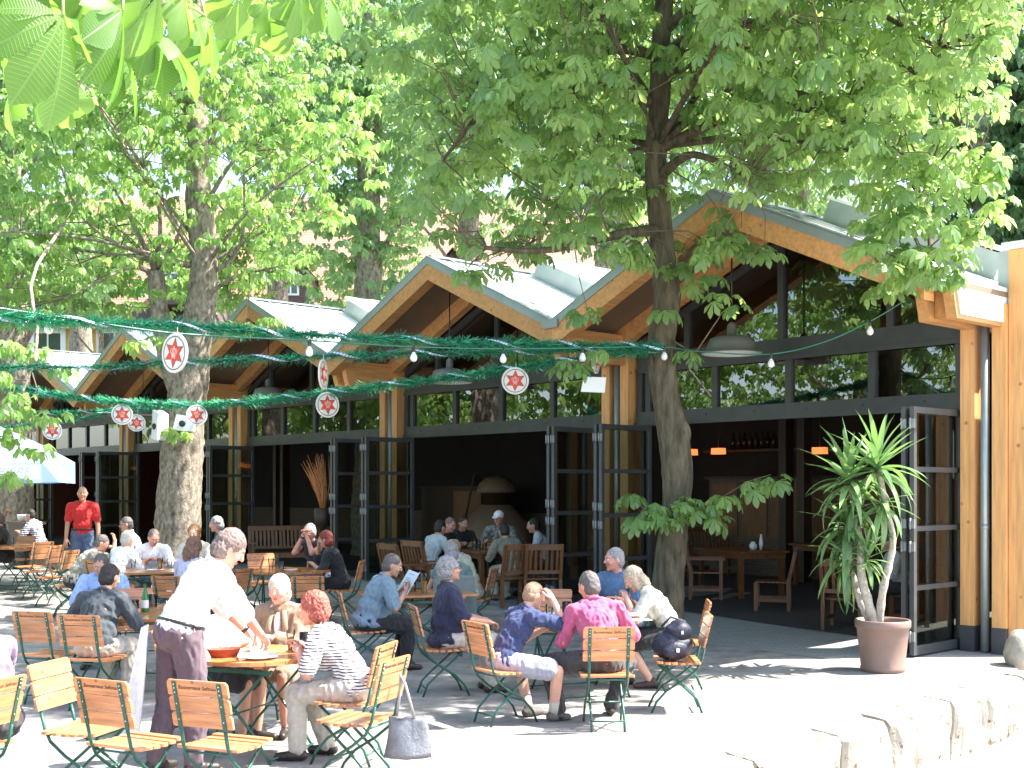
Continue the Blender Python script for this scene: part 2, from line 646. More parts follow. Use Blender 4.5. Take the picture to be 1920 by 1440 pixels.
def person(label, loc, heading, skin, hair, shirt, legs, shoes, pose='sit', lean=8, hunch=12, side=0, twist=0, head=(0, 0),
           rw=(.16, .42, .80), lw=(-.16, .42, .80), rh=(.6, -.3, -.8), lh=(-.6, -.3, -.8), rf=None, lf=None, k=1.0, female=False,
           belly=0.0, sleeve=.8, curl=45, vox=.011, jacket=None, extras=(), pz=None, rpalm=(0, 0, -1), lpalm=(0, 0, -1), untuck=True,
           knee=(0, .5, 1.0), fat=1.0, socks=None, mug=None):
    """hair = (style, material); shirt = (material,) ; legs = (kind, material)"""
    th = R(heading - 90)
    g = gz(loc[1])
    ori = Matrix.Rotation
    sit = pose == 'sit'
    pz = pz if pz is not None else (.535 if sit else .93)
    P = Vector((0, 0, pz))
    Rl = ori(R(twist * .4), 3, 'Z') @ ori(R(-lean), 3, 'X') @ ori(R(side), 3, 'Y')
    Ru = ori(R(twist), 3, 'Z') @ ori(R(-(lean + hunch)), 3, 'X') @ ori(R(side), 3, 'Y')
    W = P + Rl @ Vector((0, 0, .15))
    C = W + Ru @ Vector((0, .005, .19))
    N = C + Ru @ Vector((0, -.012, .165))
    sw = .165 if female else .188
    S = {1: C + Ru @ Vector((sw, -.005, .115)), -1: C + Ru @ Vector((-sw, -.005, .115))}
    yaw, pit = head
    Rh = ori(R(twist + yaw), 3, 'Z') @ ori(R(-((lean + hunch) * .45 + pit)), 3, 'X') @ ori(R(side * .4), 3, 'Y')
    Hc = N + Ru @ Vector((0, .008, .055)) + Rh @ Vector((0, .022, .115))
    f = fat * (.94 if female else 1.0)
    # limbs
    A = {}
    for s, w, h in ((1, rw, rh), (-1, lw, lh)):
        e, t = ik(S[s], w, .285, .25, h)
        A[s] = (e, t)
    hipx = .088
    LG = {}
    for s, ft in ((1, rf), (-1, lf)):
        hp = P + Vector((s * hipx, .01, 0))
        if ft is None:
            ft = (s * .11, .40, .075) if sit else (s * .10, .02, .075)
        kn, an = ik(hp, ft, .43, .42, (knee[0] * s, knee[1], knee[2]) if sit else (0, 1, .05))
        LG[s] = (hp, kn, an)

    def torso(mb, i, low=True, arms=1.0, flare=0.0):
        mb.ell(P + Rl @ Vector((0, -.005, .03)), (.160 * f + i, .122 * f + i, .125 + i), Rl)
        mb.ell(W + Rl @ Vector((0, .01 + belly * .5, 0)), (.138 * f + i + belly * .5, .103 * f + i + belly, .15 + i), Rl)
        mb.ell(C + Ru @ Vector((0, .0, 0)), (.160 * f + i, .112 * f + i, .165 + i), Ru)
        if female:
            for s in (-1, 1):
                mb.ell(C + Ru @ Vector((s * .07, .085, -.03)), (.066 + i, .06 + i, .066 + i), Ru)
        mb.cap(S[1] + Ru @ Vector((-.015, 0, 0)), .058 + i, S[-1] + Ru @ Vector((.015, 0, 0)), .058 + i)
        mb.cap(S[1] * .45 + N * .55, .055 + i, S[-1] * .45 + N * .55, .055 + i)
        mb.cap(W, .1 * f + i, C, .105 * f + i)
        for s in (-1, 1):
            e, t = A[s]
            if arms <= 0:
                continue
            ua = min(arms, 1.0)
            q = S[s].lerp(e, ua)
            mb.cap(S[s], .056 * f + i, q, .056 * f + (.041 - .056) * ua * f + i + flare)
            if arms > 1.0:
                fa = arms - 1.0
                q = e.lerp(t, fa)
                mb.cap(e, .043 + i, q, .043 + (.030 - .043) * fa + i + flare)

    def legs_(mb, i, frac=2.0, flare=0.0):
        mb.ell(P + Rl @ Vector((0, -.01, .0)), (.160 * f + i, .125 * f + i, .115 + i), Rl)
        for s in (-1, 1):
            hp, kn, an = LG[s]
            ua = min(frac, 1.0)
            mb.cap(hp + Vector((0, .0, 0)), .088 * f + i, hp.lerp(kn, ua), .088 * f + (.057 - .088) * ua * f + i + flare)
            if frac > 1:
                fa = frac - 1
                mb.cap(kn, .056 * f + i, kn.lerp(an, min(fa, .45)), .053 * f + i + flare * .5)
                mb.cap(kn.lerp(an, min(fa, .4)), .055 * f + i, kn.lerp(an, fa), (.055 + (.036 - .055) * fa) + i + flare)

    # ---- the body: one remeshed surface
    mb = MB()
    torso(mb, 0.0, arms=2.0)
    legs_(mb, 0.0)
    mb.cap(N + Ru @ Vector((0, 0, -.03)), .056 * (.92 if female else 1), Hc + Rh @ Vector((0, -.02, -.05)), .05 * (.9 if female else 1))
    mb.ell(Hc, (.076, .097, .115), Rh, nu=16, nv=12)
    mb.ell(Hc + Rh @ Vector((0, .026, -.058)), (.056, .066, .062), Rh)
    mb.ell(Hc + Rh @ Vector((0, .075, -.098)), (.024, .02, .018), Rh)
    mb.cap(Hc + Rh @ Vector((0, .092, .018)), .010, Hc + Rh @ Vector((0, .112, -.022)), .0145)
    mb.ell(Hc + Rh @ Vector((0, .080, .034)), (.052, .018, .012), Rh)
    for s in (-1, 1):
        mb.ell(Hc + Rh @ Vector((s * .077, -.006, -.006)), (.012, .021, .033), Rh)
        mb.ell(Hc + Rh @ Vector((s * .043, .068, -.028)), (.022, .024, .02), Rh)
        e, t = A[s]
        d = (t - e).normalized()
        mb.cap(t, .027, t + d * .03, .03)
        hp, kn, an = LG[s]
        mb.cap(an + Vector((0, -.03, -.035)), .032, an + Vector((s * .02, .14, -.048)), .025)
    seed = random.uniform(0, 50)

    def fin_body(me):
        b = MB()
        n = len(me.vertices)
        # eyes, lips, brows
        for s in (-1, 1):
            b.ell(Hc + Rh @ Vector((s * .032, .083, .006)), (.0135, .011, .010), Rh, 1, 10, 6)
            b.ell(Hc + Rh @ Vector((s * .032, .091, .006)), (.006, .005, .006), Rh, 2, 8, 6)
            b.cap(Hc + Rh @ Vector((s * .018, .094, .027)), .0045, Hc + Rh @ Vector((s * .05, .080, .028)), .003, 3, 6)
        b.ell(Hc + Rh @ Vector((0, .090, -.058)), (.023, .010, .0055), Rh, 4, 10, 6)
        b.ell(Hc + Rh @ Vector((0, .089, -.067)), (.019, .010, .005), Rh, 4, 10, 6)
        # hands: palm, four fingers of unequal length, thumb off the side of the palm
        for s, pn in ((1, rpalm), (-1, lpalm)):
            e, t = A[s]
            d = (t - e).normalized()
            pn = Vector(pn)
            pn = (pn - d * pn.dot(d)).normalized()
            sd = (d.cross(pn)) * s           # towards the thumb
            M = Matrix((sd, d, pn)).transposed()
            b.ell(t + d * .062 + pn * .002, (.040, .052, .0165), M, 0, 12, 8)
            b.cap(t + d * .02, .026, t + d * .05, .028, 0, 8)
            for j, (off, ln) in enumerate(((.029, .9), (.0095, 1.0), (-.0095, .94), (-.028, .76))):
                q = t + d * (.098 - abs(off) * .25) + sd * off
                dd = (d + sd * off * 2.0).normalized()
                r = .0092
                for a, l in ((.35, .043), (.8, .028), (.8, .022)):
                    c_ = R(curl * a * random.uniform(.8, 1.2))
                    ax = dd.cross(pn).normalized()
                    dd = (Matrix.Rotation(c_, 3, ax) @ dd).normalized()
                    pn2 = (Matrix.Rotation(c_, 3, ax) @ pn)
                    q2 = q + dd * l * ln
                    b.cap(q, r, q2, r * .92, 0, 7)
                    q, r = q2, r * .92
            q = t + d * .028 + sd * .026
            dd = (d * .75 + sd * .75 + pn * .35).normalized()
            for l, r in ((.036, .0125), (.03, .0105), (.022, .0095)):
                q2 = q + dd * l
                b.cap(q, r, q2, r * .9, 0, 7)
                dd = (dd + d * .35 - sd * .15).normalized()
                q = q2
        v = [tuple(x.co) for x in me.vertices]
        fs = [tuple(p.vertices) for p in me.polygons]
        a = MB()
        a.add(v, fs, 0, True)
        a.add(b.v, b.f, 0, True)
        a.m[-len(b.m):] = b.m
        bpy.data.meshes.remove(me)
        o = a.build('person', [SKIN[skin], M_EYE, M_IRIS, hair[1], M_LIP], None, (loc[0], loc[1], g), th)
        o.scale = (k, k, k)
        tag(o, label, 'person', 'people in the beer garden')
        HOLD['body'] = o
        for nm, m2, mt in HOLD.pop('parts'):
            c = link(nm, m2, o)
            if not m2.materials:
                m2.materials.append(mt)
            if nm == 'shirt' and mt.name.startswith('stripe'):
                pass
        for nm, bb, mts in HOLD.pop('solid'):
            bb.build(nm, mts, o)
    HOLD = {'parts': [], 'solid': []}
    H = HOLD

    def part(nm, mbx, vx, it, mt, amp=0.0, sc=9.0, ridge=.6):
        def fin(me):
            if amp:
                folds(me, amp, sc, seed, ridge)
            H['parts'].append((nm, me, mt))
        queue_mesh(mbx, vx, it, fin)

    # ---- clothing
    if shirt:
        m2 = MB()
        torso(m2, .017, arms=sleeve, flare=.005 if sleeve < 1.05 else .003)
        if untuck:
            m2.ell(P + Rl @ Vector((0, .0, .0)), (.165 * f + .026, .128 * f + .022 + belly * .6, .10), Rl)
        part('shirt', m2, vox, 2, shirt[0], .022, 9.5, .7)
        # collar
        if len(shirt) > 1 and shirt[1]:
            cb = MB()
            ring = []
            for j in range(14):
                a = 2 * math.pi * j / 14 + math.pi / 2
                ring.append(N + Ru @ Vector((.068 * math.cos(a), .066 * math.sin(a) + .005, .012 - .028 * math.sin(a))))
            cb.tube(ring + [ring[0]], .017, 6)
            H['solid'].append(('collar', cb, [shirt[0]]))
    if jacket:
        m2 = MB()
        torso(m2, .03, arms=jacket[1], flare=.012)
        m2.ell(P + Rl @ Vector((0, -.01, .0)), (.165 * f + .04, .128 * f + .03, .12), Rl)
        part(jacket[2] if len(jacket) > 2 else 'jacket', m2, vox, 2, jacket[0], .022, 9.0)
    kind, lm = legs
    m3 = MB()
    if kind == 'long':
        legs_(m3, .016, 1.95, .012)
        part('trousers', m3, vox, 2, lm, .020, 9.0, .7)
    elif kind == 'crop':
        legs_(m3, .018, 1.5, .014)
        part('trousers', m3, vox, 2, lm, .020, 9.0, .7)
    elif kind == 'short':
        legs_(m3, .022, .8, .02)
        part('shorts', m3, vox, 3, lm, .013, 8.0)
    elif kind == 'skirt':
        legs_(m3, .018, .9, .016)
        hp, kn, an = LG[1]
        hq, kq, aq = LG[-1]
        m3.cap((hp + hq) / 2, .11, (kn * .86 + hp * .14 + kq * .86 + hq * .14) / 2, .075)
        part('skirt', m3, vox, 4, lm, .013, 7.0)
    # ---- shoes
    if shoes:
        for s in (-1, 1):
            hp, kn, an = LG[s]
            sb = MB()
            sb.cap(an + Vector((0, -.035, -.03)), .040, an + Vector((s * .012, .05, -.03)), .040)
            sb.cap(an + Vector((s * .005, .04, -.035)), .041, an + Vector((s * .022, .15, -.044)), .031)
            sb.cap(an + Vector((0, -.02, -.02)), .042, an + Vector((0, -.005, .01)), .040)
            part('shoe', sb, max(.008, vox * .8), 1, shoes)
    if socks:
        for s in (-1, 1):
            hp, kn, an = LG[s]
            sb = MB()
            sb.tube([an + (kn - an) * .3, an + (kn - an) * .1, an], [.049, .043, .042], 10)
            H['solid'].append(('sock', sb, [socks]))
    # ---- hair
    st, hm = hair
    hb = MB()
    hv = max(.007, vox * .7)

    def he(c, r):
        hb.ell(Hc + Rh @ Vector(c), r, Rh, 0, 16, 12)
    if st == 'short':
        he((0, -.018, .026), (.082, .099, .103))
        he((0, -.040, -.02), (.079, .075, .085))
        part('hair', hb, hv, 2, hm, .010, 45, .4)
    elif st == 'crew':
        he((0, -.014, .022), (.080, .098, .100))
        he((0, -.036, -.015), (.078, .074, .075))
        part('hair', hb, hv, 2, hm, .004, 80, .4)
    elif st == 'balding':
        he((0, -.034, -.012), (.084, .086, .070))
        he((0, -.060, .03), (.066, .055, .062))
        part('hair', hb, hv, 2, hm, .007, 45, .4)
    elif st == 'curly':
        he((0, -.024, .030), (.097, .106, .108))
        he((0, -.045, -.03), (.092, .085, .09))
        part('hair', hb, hv * .9, 2, hm, .019, 30, .6)
    elif st == 'wavy':
        he((0, -.020, .034), (.092, .104, .105))
        he((0, -.045, -.035), (.092, .080, .085))
        part('hair', hb, hv, 2, hm, .013, 24, .6)
    elif st == 'long':
        he((0, -.020, .030), (.086, .100, .103))
        he((0, -.055, -.06), (.088, .062, .11))
        for s in (-1, 1):
            he((s * .068, .012, -.05), (.018, .04, .085))
        part('hair', hb, hv, 2, hm, .016, 26, .6)
    elif st == 'longcurly':
        he((0, -.020, .030), (.098, .108, .106))
        he((0, -.06, -.09), (.115, .075, .15))
        part('hair', hb, hv * .9, 1, hm, .032, 27, .55)
    elif st == 'bob':
        he((0, -.020, .030), (.090, .103, .105))
        he((0, -.045, -.05), (.090, .075, .085))
        part('hair', hb, hv, 2, hm, .010, 30, .5)
    for ex in extras:
        if ex[0] == 'glasses':
            gb = MB()
            for s in (-1, 1):
                pts = [Hc + Rh @ Vector((s * .033 + .021 * math.cos(a), .101, .006 + .017 * math.sin(a))) for a in [i * math.pi / 5 for i in range(11)]]
                gb.tube(pts, .0028, 5)
                gb.tube([Hc + Rh @ Vector((s * .054, .100, .01)), Hc + Rh @ Vector((s * .082, .02, .008)), Hc + Rh @ Vector((s * .082, -.01, 0))], .0025, 5)
                if len(ex) > 1:
                    gb.ell(Hc + Rh @ Vector((s * .033, .101, .006)), (.021, .003, .017), Rh, 0, 10, 6)
            H['solid'].append(('glasses', gb, [M_DARK]))
        elif ex[0] == 'cap':
            cb = MB()
            cb.ell(Hc + Rh @ Vector((0, -.012, .045)), (.088, .104, .085), Rh, 0, 18, 10)
            Mq = Rh
            cb.ell(Hc + Rh @ Vector((0, .12, .045)), (.062, .06, .008), Mq @ Matrix.Rotation(R(-12), 3, 'X'), 0, 16, 6)
            H['solid'].append(('cap', cb, [ex[1]]))
        elif ex[0] == 'belt':
            cb = MB()
            pts = [P + Rl @ Vector(((.156 * f + .014) * math.cos(a), (.118 * f + .014) * math.sin(a) - .003, .075)) for a in [i * math.pi / 9 for i in range(19)]]
            cb.tube(pts, .013, 6)
            H['solid'].append(('belt', cb, [ex[1]]))
        elif ex[0] == 'blouse':
            cb = MB()
            cb.ell(C + Ru @ Vector((0, .105, .02)), (.042, .055, .15), Ru @ Matrix.Rotation(R(8), 3, 'X'), 0, 14, 10)
            H['solid'].append(('blouse', cb, [ex[1]]))
            for s in (-1, 1):
                cb = MB()
                a_, b_, c_ = C + Ru @ Vector((s * .055, .075, .185)), C + Ru @ Vector((s * .075, .158, .05)), C + Ru @ Vector((s * .012, .165, -.10))
                cb.tube([a_, b_, c_], [.022, .028, .010], 6)
                H['solid'].append(('lapel', cb, [ex[2]]))
        elif ex[0] == 'watch':
            e, t = A[ex[1]]
            d = (t - e).normalized()
            cb = MB()
            cb.tube([t - d * .012, t + d * .012], .031, 12)
            H['solid'].append(('wristwatch', cb, [M_DARK]))
        elif ex[0] == 'apron':
            cb = MB()
            hp, kn, an = LG[ex[2]]
            top = P + Vector((ex[2] * .13, -.15, .06))
            n_, m_ = 7, 10
            vs, fs = [], []
            for side_ in (0, .006):
                for i in range(m_):
                    for j in range(n_):
                        u, v = j / (n_ - 1) - .5, i / (m_ - 1)
                        vs.append(top + Vector((u * (.10 + .16 * v), -.02 - .10 * v + .03 * math.sin(u * 17 + v) * v - side_, -.74 * v + .03 * u)))
            o_ = n_ * m_
            for i in range(m_ - 1):
                for j in range(n_ - 1):
                    a = i * n_ + j
                    fs += [(a, a + 1, a + n_ + 1, a + n_), (a + o_, a + o_ + n_, a + o_ + n_ + 1, a + o_ + 1)]
            cb.add(vs, fs, 0, True)
            H['solid'].append(('apron_cloth', cb, [ex[1]]))
        elif ex[0] == 'menu':
            e, t = A[1]
            e2, t2 = A[-1]
            c = (t + t2) / 2 + Vector((0, .10, .07))
            cb = MB()
            for s in (-1, 1):
                q = Matrix.Rotation(R(58), 3, 'X') @ Matrix.Rotation(R(s * -16), 3, 'Y')
                cb.box(c + q @ Vector((s * .108, 0, 0)), (.212, .297, .004), q, 0)
                for r_ in range(9):
                    if r_ not in (1, 5):
                        cb.box(c + q @ Vector((s * .108 - .01 * (r_ % 3), .11 - r_ * .026, .0028)), (.12 - .02 * (r_ % 3), .006, .001), q, 1)
            bd = cb.build('menu_card', [M_PAPER, M_GREYINK], None, None)
            bd.matrix_world = Matrix.Translation(Vector((loc[0], loc[1], g))) @ Matrix.Rotation(th, 4, 'Z')
            tag(bd, 'open white menu card held by the man in the grey-blue shirt', 'menu')
    queue_mesh(mb, vox * .92, 2, fin_body)
    return dict(Hc=Hc, A=A, P=P, LG=LG)
# ------------------------------------------------------------------ shared materials
M_EYE = mat('eye_white', (.75, .73, .70), .3, .02)
M_IRIS = mat('iris', (.03, .02, .015), .2, .1)
M_LIP = mat('lips', (.42, .15, .12), .5, .1)
M_DARK = mat('dark_plastic', (.015, .015, .017), .3, .1)
M_PAPER = mat('paper', (.75, .77, .82), .7, .04)
M_GREYINK = mat('grey_ink', (.25, .26, .32), .7, .1)
M_WHITE = mat('white_paint', (.78, .78, .76), .45, .04)
M_SLAT = mat('varnished_slat', (.53, .215, .088), .36, .34, 5.0, .12, 60, stretch=(.6, 6, 6), coat=.3)
M_SLAT2 = mat('table_slat', (.48, .19, .06), .30, .3, 5.0, .12, 60, stretch=(6, .6, 6), coat=.35)
M_GREEN = mat('green_metal', (.010, .085, .055), .38, .15, 9, coat=.2)
M_RIVET = mat('rivet_steel', (.6, .6, .58), .3, .1, metal=.8)
M_HINGE = mat('hinge_grey', (.26, .27, .27), .45, .15, metal=.3)
M_INK = mat('branded_lettering', (.09, .04, .02), .8, .1)
M_TEAK = mat('teak', (.16, .062, .02), .45, .3, 5.0, .15, 60, stretch=(5, 5, .8))
M_TIMBER = mat('larch_timber', (.60, .31, .115), .55, .20, 3.0, .1, 30, stretch=(7, 7, .5))
M_TIMBERH = mat('larch_beam', (.60, .30, .11), .55, .20, 3.0, .1, 30, stretch=(6, .5, 6))
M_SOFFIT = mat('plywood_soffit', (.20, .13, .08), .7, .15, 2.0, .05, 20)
M_ZINC = mat('zinc_sheet', (.70, .73, .72), .42, .08, 1.5, .06, 6)
M_ZINCD = mat('zinc_trim', (.30, .35, .35), .42, .12, 2.0, metal=.3)
M_FRAME = mat('dark_frame', (.040, .042, .040), .42, .2, 5)
M_DOORFRAME = mat('door_frame', (.062, .065, .065), .35, .15, 5)
M_PLINTH = mat('plinth_metal', (.055, .055, .062), .4, .15)
M_PIPE = mat('downpipe_zinc', (.33, .38, .38), .38, .12, 3, metal=.5)
M_BRICK = brickmat('interior_brick', (.15, .10, .075), (.11, .075, .055), (.15, .135, .11), 4.0, rot=(R(90), 0, 0))
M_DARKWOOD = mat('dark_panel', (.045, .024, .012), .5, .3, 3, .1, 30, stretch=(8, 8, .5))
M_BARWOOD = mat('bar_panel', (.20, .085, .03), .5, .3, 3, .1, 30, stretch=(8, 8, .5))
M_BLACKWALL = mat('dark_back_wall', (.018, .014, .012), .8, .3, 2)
M_GLASS = glassmat('window_glass', (.34, .37, .34), 2.5)
M_DGLASS = glassmat('door_glass', (.70, .75, .73), 1.75)
M_GLASSWARE = glassmat('drinking_glass', (.80, .84, .83), 1.5, .02)
M_BEER = mat('golden_beer', (.75, .33, .03), .15, .1, emit=None)
M_DBEER = mat('dark_beer', (.03, .012, .006), .15, .1)
M_FOAM = mat('beer_foam', (.8, .77, .68), .8, .04)
M_BOTTLE = mat('green_bottle', (.03, .16, .04), .12, .1)
M_CERAMIC = mat('white_china', (.8, .8, .79), .25, .02)
M_BASKET = mat('red_brown_basket', (.28, .06, .03), .6, .35, 60, .4, 90)
M_LAMPSHADE = mat('enamel_shade', (.16, .17, .15), .4, .1, 3)
M_COPPER = mat('copper_kettle', (.5, .26, .15), .3, .2, 3, metal=.9)
M_STRAW = mat('dried_straw', (.55, .22, .08), .8, .35, 20)
M_TERRA = mat('brown_plastic_pot', (.215, .135, .105), .5, .08, 4)
M_SOIL = mat('soil', (.06, .045, .03), .9, .4, 30, .5, 60)
M_BARK = mat('bark', (.10, .075, .052), .9, .3, 11, 1.0, 26, stretch=(1.3, 1.3, .7), col2=(.40, .345, .27), detail=10)
M_BARKG = mat('mossy_bark', (.045, .036, .018), .9, .4, 7, 1.0, 26, stretch=(1.8, 1.8, .4), col2=(.165, .135, .085), detail=10)
M_TWIG = mat('twig', (.12, .09, .06), .8, .3, 8)

for m_ in (M_SLAT, M_SLAT2, M_TEAK, M_TIMBER, M_TIMBERH):
    nt_ = m_.node_tree
    oi = nd(nt_, 'ShaderNodeObjectInfo')
    mr_ = nd(nt_, 'ShaderNodeMapRange')
    mr_.inputs[3].default_value = .80
    mr_.inputs[4].default_value = 1.16
    nt_.links.new(oi.outputs['Random'], mr_.inputs[0])
    hs_ = nd(nt_, 'ShaderNodeHueSaturation')
    nt_.links.new(mr_.outputs[0], hs_.inputs['Value'])
    # knots and weather streaks
    tc_ = nd(nt_, 'ShaderNodeTexCoord')
    vo = nd(nt_, 'ShaderNodeTexVoronoi', Scale=4.2 if m_ in (M_TIMBER, M_TIMBERH) else 9.0)
    nt_.links.new(tc_.outputs['Object'], vo.inputs['Vector'])
    rk = nd(nt_, 'ShaderNodeValToRGB')
    rk.color_ramp.elements[0].position = .06
    rk.color_ramp.elements[0].color = (.38, .27, .2, 1)
    rk.color_ramp.elements[1].position = .13
    rk.color_ramp.elements[1].color = (1, 1, 1, 1)
    nt_.links.new(vo.outputs['Distance'], rk.inputs[0])
    mk = nd(nt_, 'ShaderNodeMix', data_type='RGBA', blend_type='MULTIPLY')
    mk.inputs[0].default_value = .8
    bb_ = nt_.nodes['Principled BSDF'].inputs['Base Color']
    nt_.links.new(bb_.links[0].from_socket, mk.inputs[6])
    nt_.links.new(rk.outputs[0], mk.inputs[7])
    nt_.links.new(mk.outputs[2], hs_.inputs['Color'])
    nt_.links.new(hs_.outputs[0], bb_)

# ------------------------------------------------------------------ ground, terrace, wall
S0 = math.hypot(.671, .7415)
EX = Vector((.671, -.7415, 0)) / S0          # facade direction, to the right
EY = Vector((.7415, .671, 0)) / S0           # into the hall
F0 = Vector((xw(1857, 14.53), 14.53, 0))
HROT = math.atan2(EX.y, EX.x)
BAY = 6.06
NB = 6


def hl(x, y, z=0.0):
    """hall coordinates to world"""
    return F0 + EX * x + EY * y + Vector((0, 0, z))


def hall_hit(px, py, yl):
    """where the sight line through a photo pixel meets the plane y = yl of the hall, in hall coordinates"""
    d = Vector(((px - 960) / F, 1, -(py - H0) / F))
    o = Vector((0, 0, CH))
    t = (yl - (o - F0).dot(EY)) / d.dot(EY)
    p = o + d * t - F0
    return p.dot(EX), yl, p.z


def edgeY(x):
    if x > 5.55:
        return 13.0 + (x - 5.55) * 4.0
    if x > -4.0:
        return 13.0 - (5.55 - x) * 1.03
    return 13.0 - 9.55 * 1.03


M_GRAVEL = mat('pale_gravel', (.255, .235, .21), .95, .3, 3.0, .6, 90, col2=(.41, .39, .355), detail=10)
nt = M_GRAVEL.node_tree
ng = nd(nt, 'ShaderNodeTexNoise', Scale=150.0, Detail=2.0)
tcg = nd(nt, 'ShaderNodeTexCoord')
nt.links.new(tcg.outputs['Object'], ng.inputs['Vector'])
mg = nd(nt, 'ShaderNodeMix', data_type='RGBA', blend_type='MULTIPLY')
mg.inputs[0].default_value = .75
rg = nd(nt, 'ShaderNodeValToRGB')
rg.color_ramp.elements[0].position = .35
rg.color_ramp.elements[0].color = (.55, .55, .55, 1)
rg.color_ramp.elements[1].position = .6
rg.color_ramp.elements[1].color = (1.0, 1.0, 1.0, 1)
nt.links.new(ng.outputs[0], rg.inputs[0])
bs = nt.nodes['Principled BSDF']
src = bs.inputs['Base Color'].links[0].from_socket
nt.links.new(src, mg.inputs[6])
nt.links.new(rg.outputs[0], mg.inputs[7])
nt.links.new(mg.outputs[2], bs.inputs['Base Color'])

vs, fs = [], []
xs = list(np.linspace(-60, -5, 12)) + list(np.linspace(-4.5, 5.5, 21)) + [5.55, 5.8, 6.5, 8, 12, 18, 30, 60]
rows = [0, 0, .02, .12] + [14.5 + i * .7 for i in range(11)] + [30, 75]
for x in xs:
    e = edgeY(x)
    for i, r_ in enumerate(rows):
        if i == 0:
            vs.append((x, e, -.56))
        elif i == 1:
            vs.append((x, e, 0))
        elif i < 4:
            vs.append((x, e + r_, 0))
        else:
            y = max(r_, e + .12 + i * .01)
            vs.append((x, y, gz(y)))
n = len(rows)
for i in range(len(xs) - 1):
    for j in range(n - 1):
        a = i * n + j
        fs.append((a, a + n, a + n + 1, a + 1))
mb = MB()
mb.add(vs, fs, 0, False)
struct(mb.build('terrace', M_GRAVEL))
mb = MB()
mb.add([(-200, -60, -.56), (200, -60, -.56), (200, 300, -.56), (-200, 300, -.56)], [(0, 1, 2, 3)])
M_LOW = mat('pale_path', (.40, .385, .36), .95, .25, 4, .4, 60, col2=(.50, .48, .45), detail=9)
struct(mb.build('ground', M_LOW))


def strip(name, x0, x1, y0, y1, dz, m, nx=60):
    b = MB()
    v, f = [], []
    for i in range(nx + 1):
        for y in (y0, (y0 + y1) / 2, y1):
            p = hl(x0 + (x1 - x0) * i / nx, y)
            v.append((p.x, p.y, gz(p.y) + dz))
    for i in range(nx):
        for j in (0, 1):
            a = i * 3 + j
            f.append((a, a + 3, a + 4, a + 1))
    b.add(v, f)
    return struct(b.build(name, m))


M_PAVE = brickmat('paving_slabs', (.30, .30, .285), (.26, .265, .25), (.16, .16, .15), 2.6, ms=.012, bump=.3)
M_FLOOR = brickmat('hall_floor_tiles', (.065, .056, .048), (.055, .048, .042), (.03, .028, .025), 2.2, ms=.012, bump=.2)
strip('pavement', .45, -36, -2.0, -.06, .004, M_PAVE)
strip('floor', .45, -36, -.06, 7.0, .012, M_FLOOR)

# retaining wall of rough limestone blocks
M_STONE = mat('limestone_block', (.34, .29, .225), .9, .25, 3, 1.0, 14, col2=(.50, .46, .385), detail=9)
ntz = M_STONE.node_tree
nz_ = nd(ntz, 'ShaderNodeTexNoise', Scale=9.0, Detail=6.0, Roughness=.7)
tz_ = nd(ntz, 'ShaderNodeTexCoord')
ntz.links.new(tz_.outputs['Object'], nz_.inputs['Vector'])
rz_ = nd(ntz, 'ShaderNodeValToRGB')
rz_.color_ramp.elements[0].position = .36
rz_.color_ramp.elements[0].color = (.30, .21, .14, 1)
rz_.color_ramp.elements[1].position = .43
rz_.color_ramp.elements[1].color = (1, 1, 1, 1)
ntz.links.new(nz_.outputs[0], rz_.inputs[0])
mz_ = nd(ntz, 'ShaderNodeMix', data_type='RGBA', blend_type='MULTIPLY')
mz_.inputs[0].default_value = 1.0
bz_ = ntz.nodes['Principled BSDF'].inputs['Base Color']
ntz.links.new(bz_.links[0].from_socket, mz_.inputs[6])
ntz.links.new(rz_.outputs[0], mz_.inputs[7])
ntz.links.new(mz_.outputs[2], bz_)
mb = MB()
p0, p1 = Vector((5.55, 13.0, 0)), Vector((-4.0, 13.0 - 9.55 * 1.03, 0))
dw = (p1 - p0).normalized()
nw = Vector((-dw.y, dw.x, 0))
if nw.y > 0:
    nw = -nw
s_ = 0.0
Lw = (p1 - p0).length
seq = [.42, 1.15, .75, 1.25, .9, 1.2, .8, 1.1, 1.0, .9, 1.2, .9, 1.0, 1.1]
rs = random.Random(3)
for w in seq:
    if s_ + w > Lw:
        break
    g = .05 + rs.random() * .11
    nu, nv = 22, 8
    grid = []
    off = rs.random() * 50
    dp = .26 + rs.random() * .07
    for side in range(1):
        # closed shell: front, top, sides as one displaced grid wrapped over the block
        prof = [(.0, -.56), (dp, -.56), (dp + .02, -.4), (dp + .01, -.2), (dp, -.06), (dp - .03, -.005), (dp * .5, .012), (-.02, .014)]
        for i in range(nu + 1):
            u = i / nu
            row = []
            for j, (o, z) in enumerate(prof):
                e = min(u, 1 - u)
                inset = .03 * max(0, 1 - e * 14) if o > .05 else 0
                q = p0 + dw * (s_ + g / 2 + (w - g) * u) + nw * (o - inset) + Vector((0, 0, z))
                d = .075 * noise.noise(q * 2.6 + Vector((off, 0, 0))) + .04 * noise.noise(q * 7.5) + .012 * noise.noise(q * 19)
                if o > .05 and j > 1:
                    q = q + nw * d + Vector((0, 0, min(d * .5, .0) if z > -.05 else 0))
                row.append(q)
            grid.append(row)
    k = len(prof)
    v = [q for row in grid for q in row]
    f = []
    for i in range(nu):
        for j in range(k - 1):
            a = i * k + j
            f.append((a, a + k, a + k + 1, a + 1))
    f.append(tuple(range(k)))
    f.append(tuple(range(nu * k, nu * k + k))[::-1])
    mb.add(v, f, 0, False)
    s_ += w
o = mb.build('retaining_wall', M_STONE)
tag(o, 'low retaining wall of rough pale limestone blocks along the terrace edge', 'stone wall')

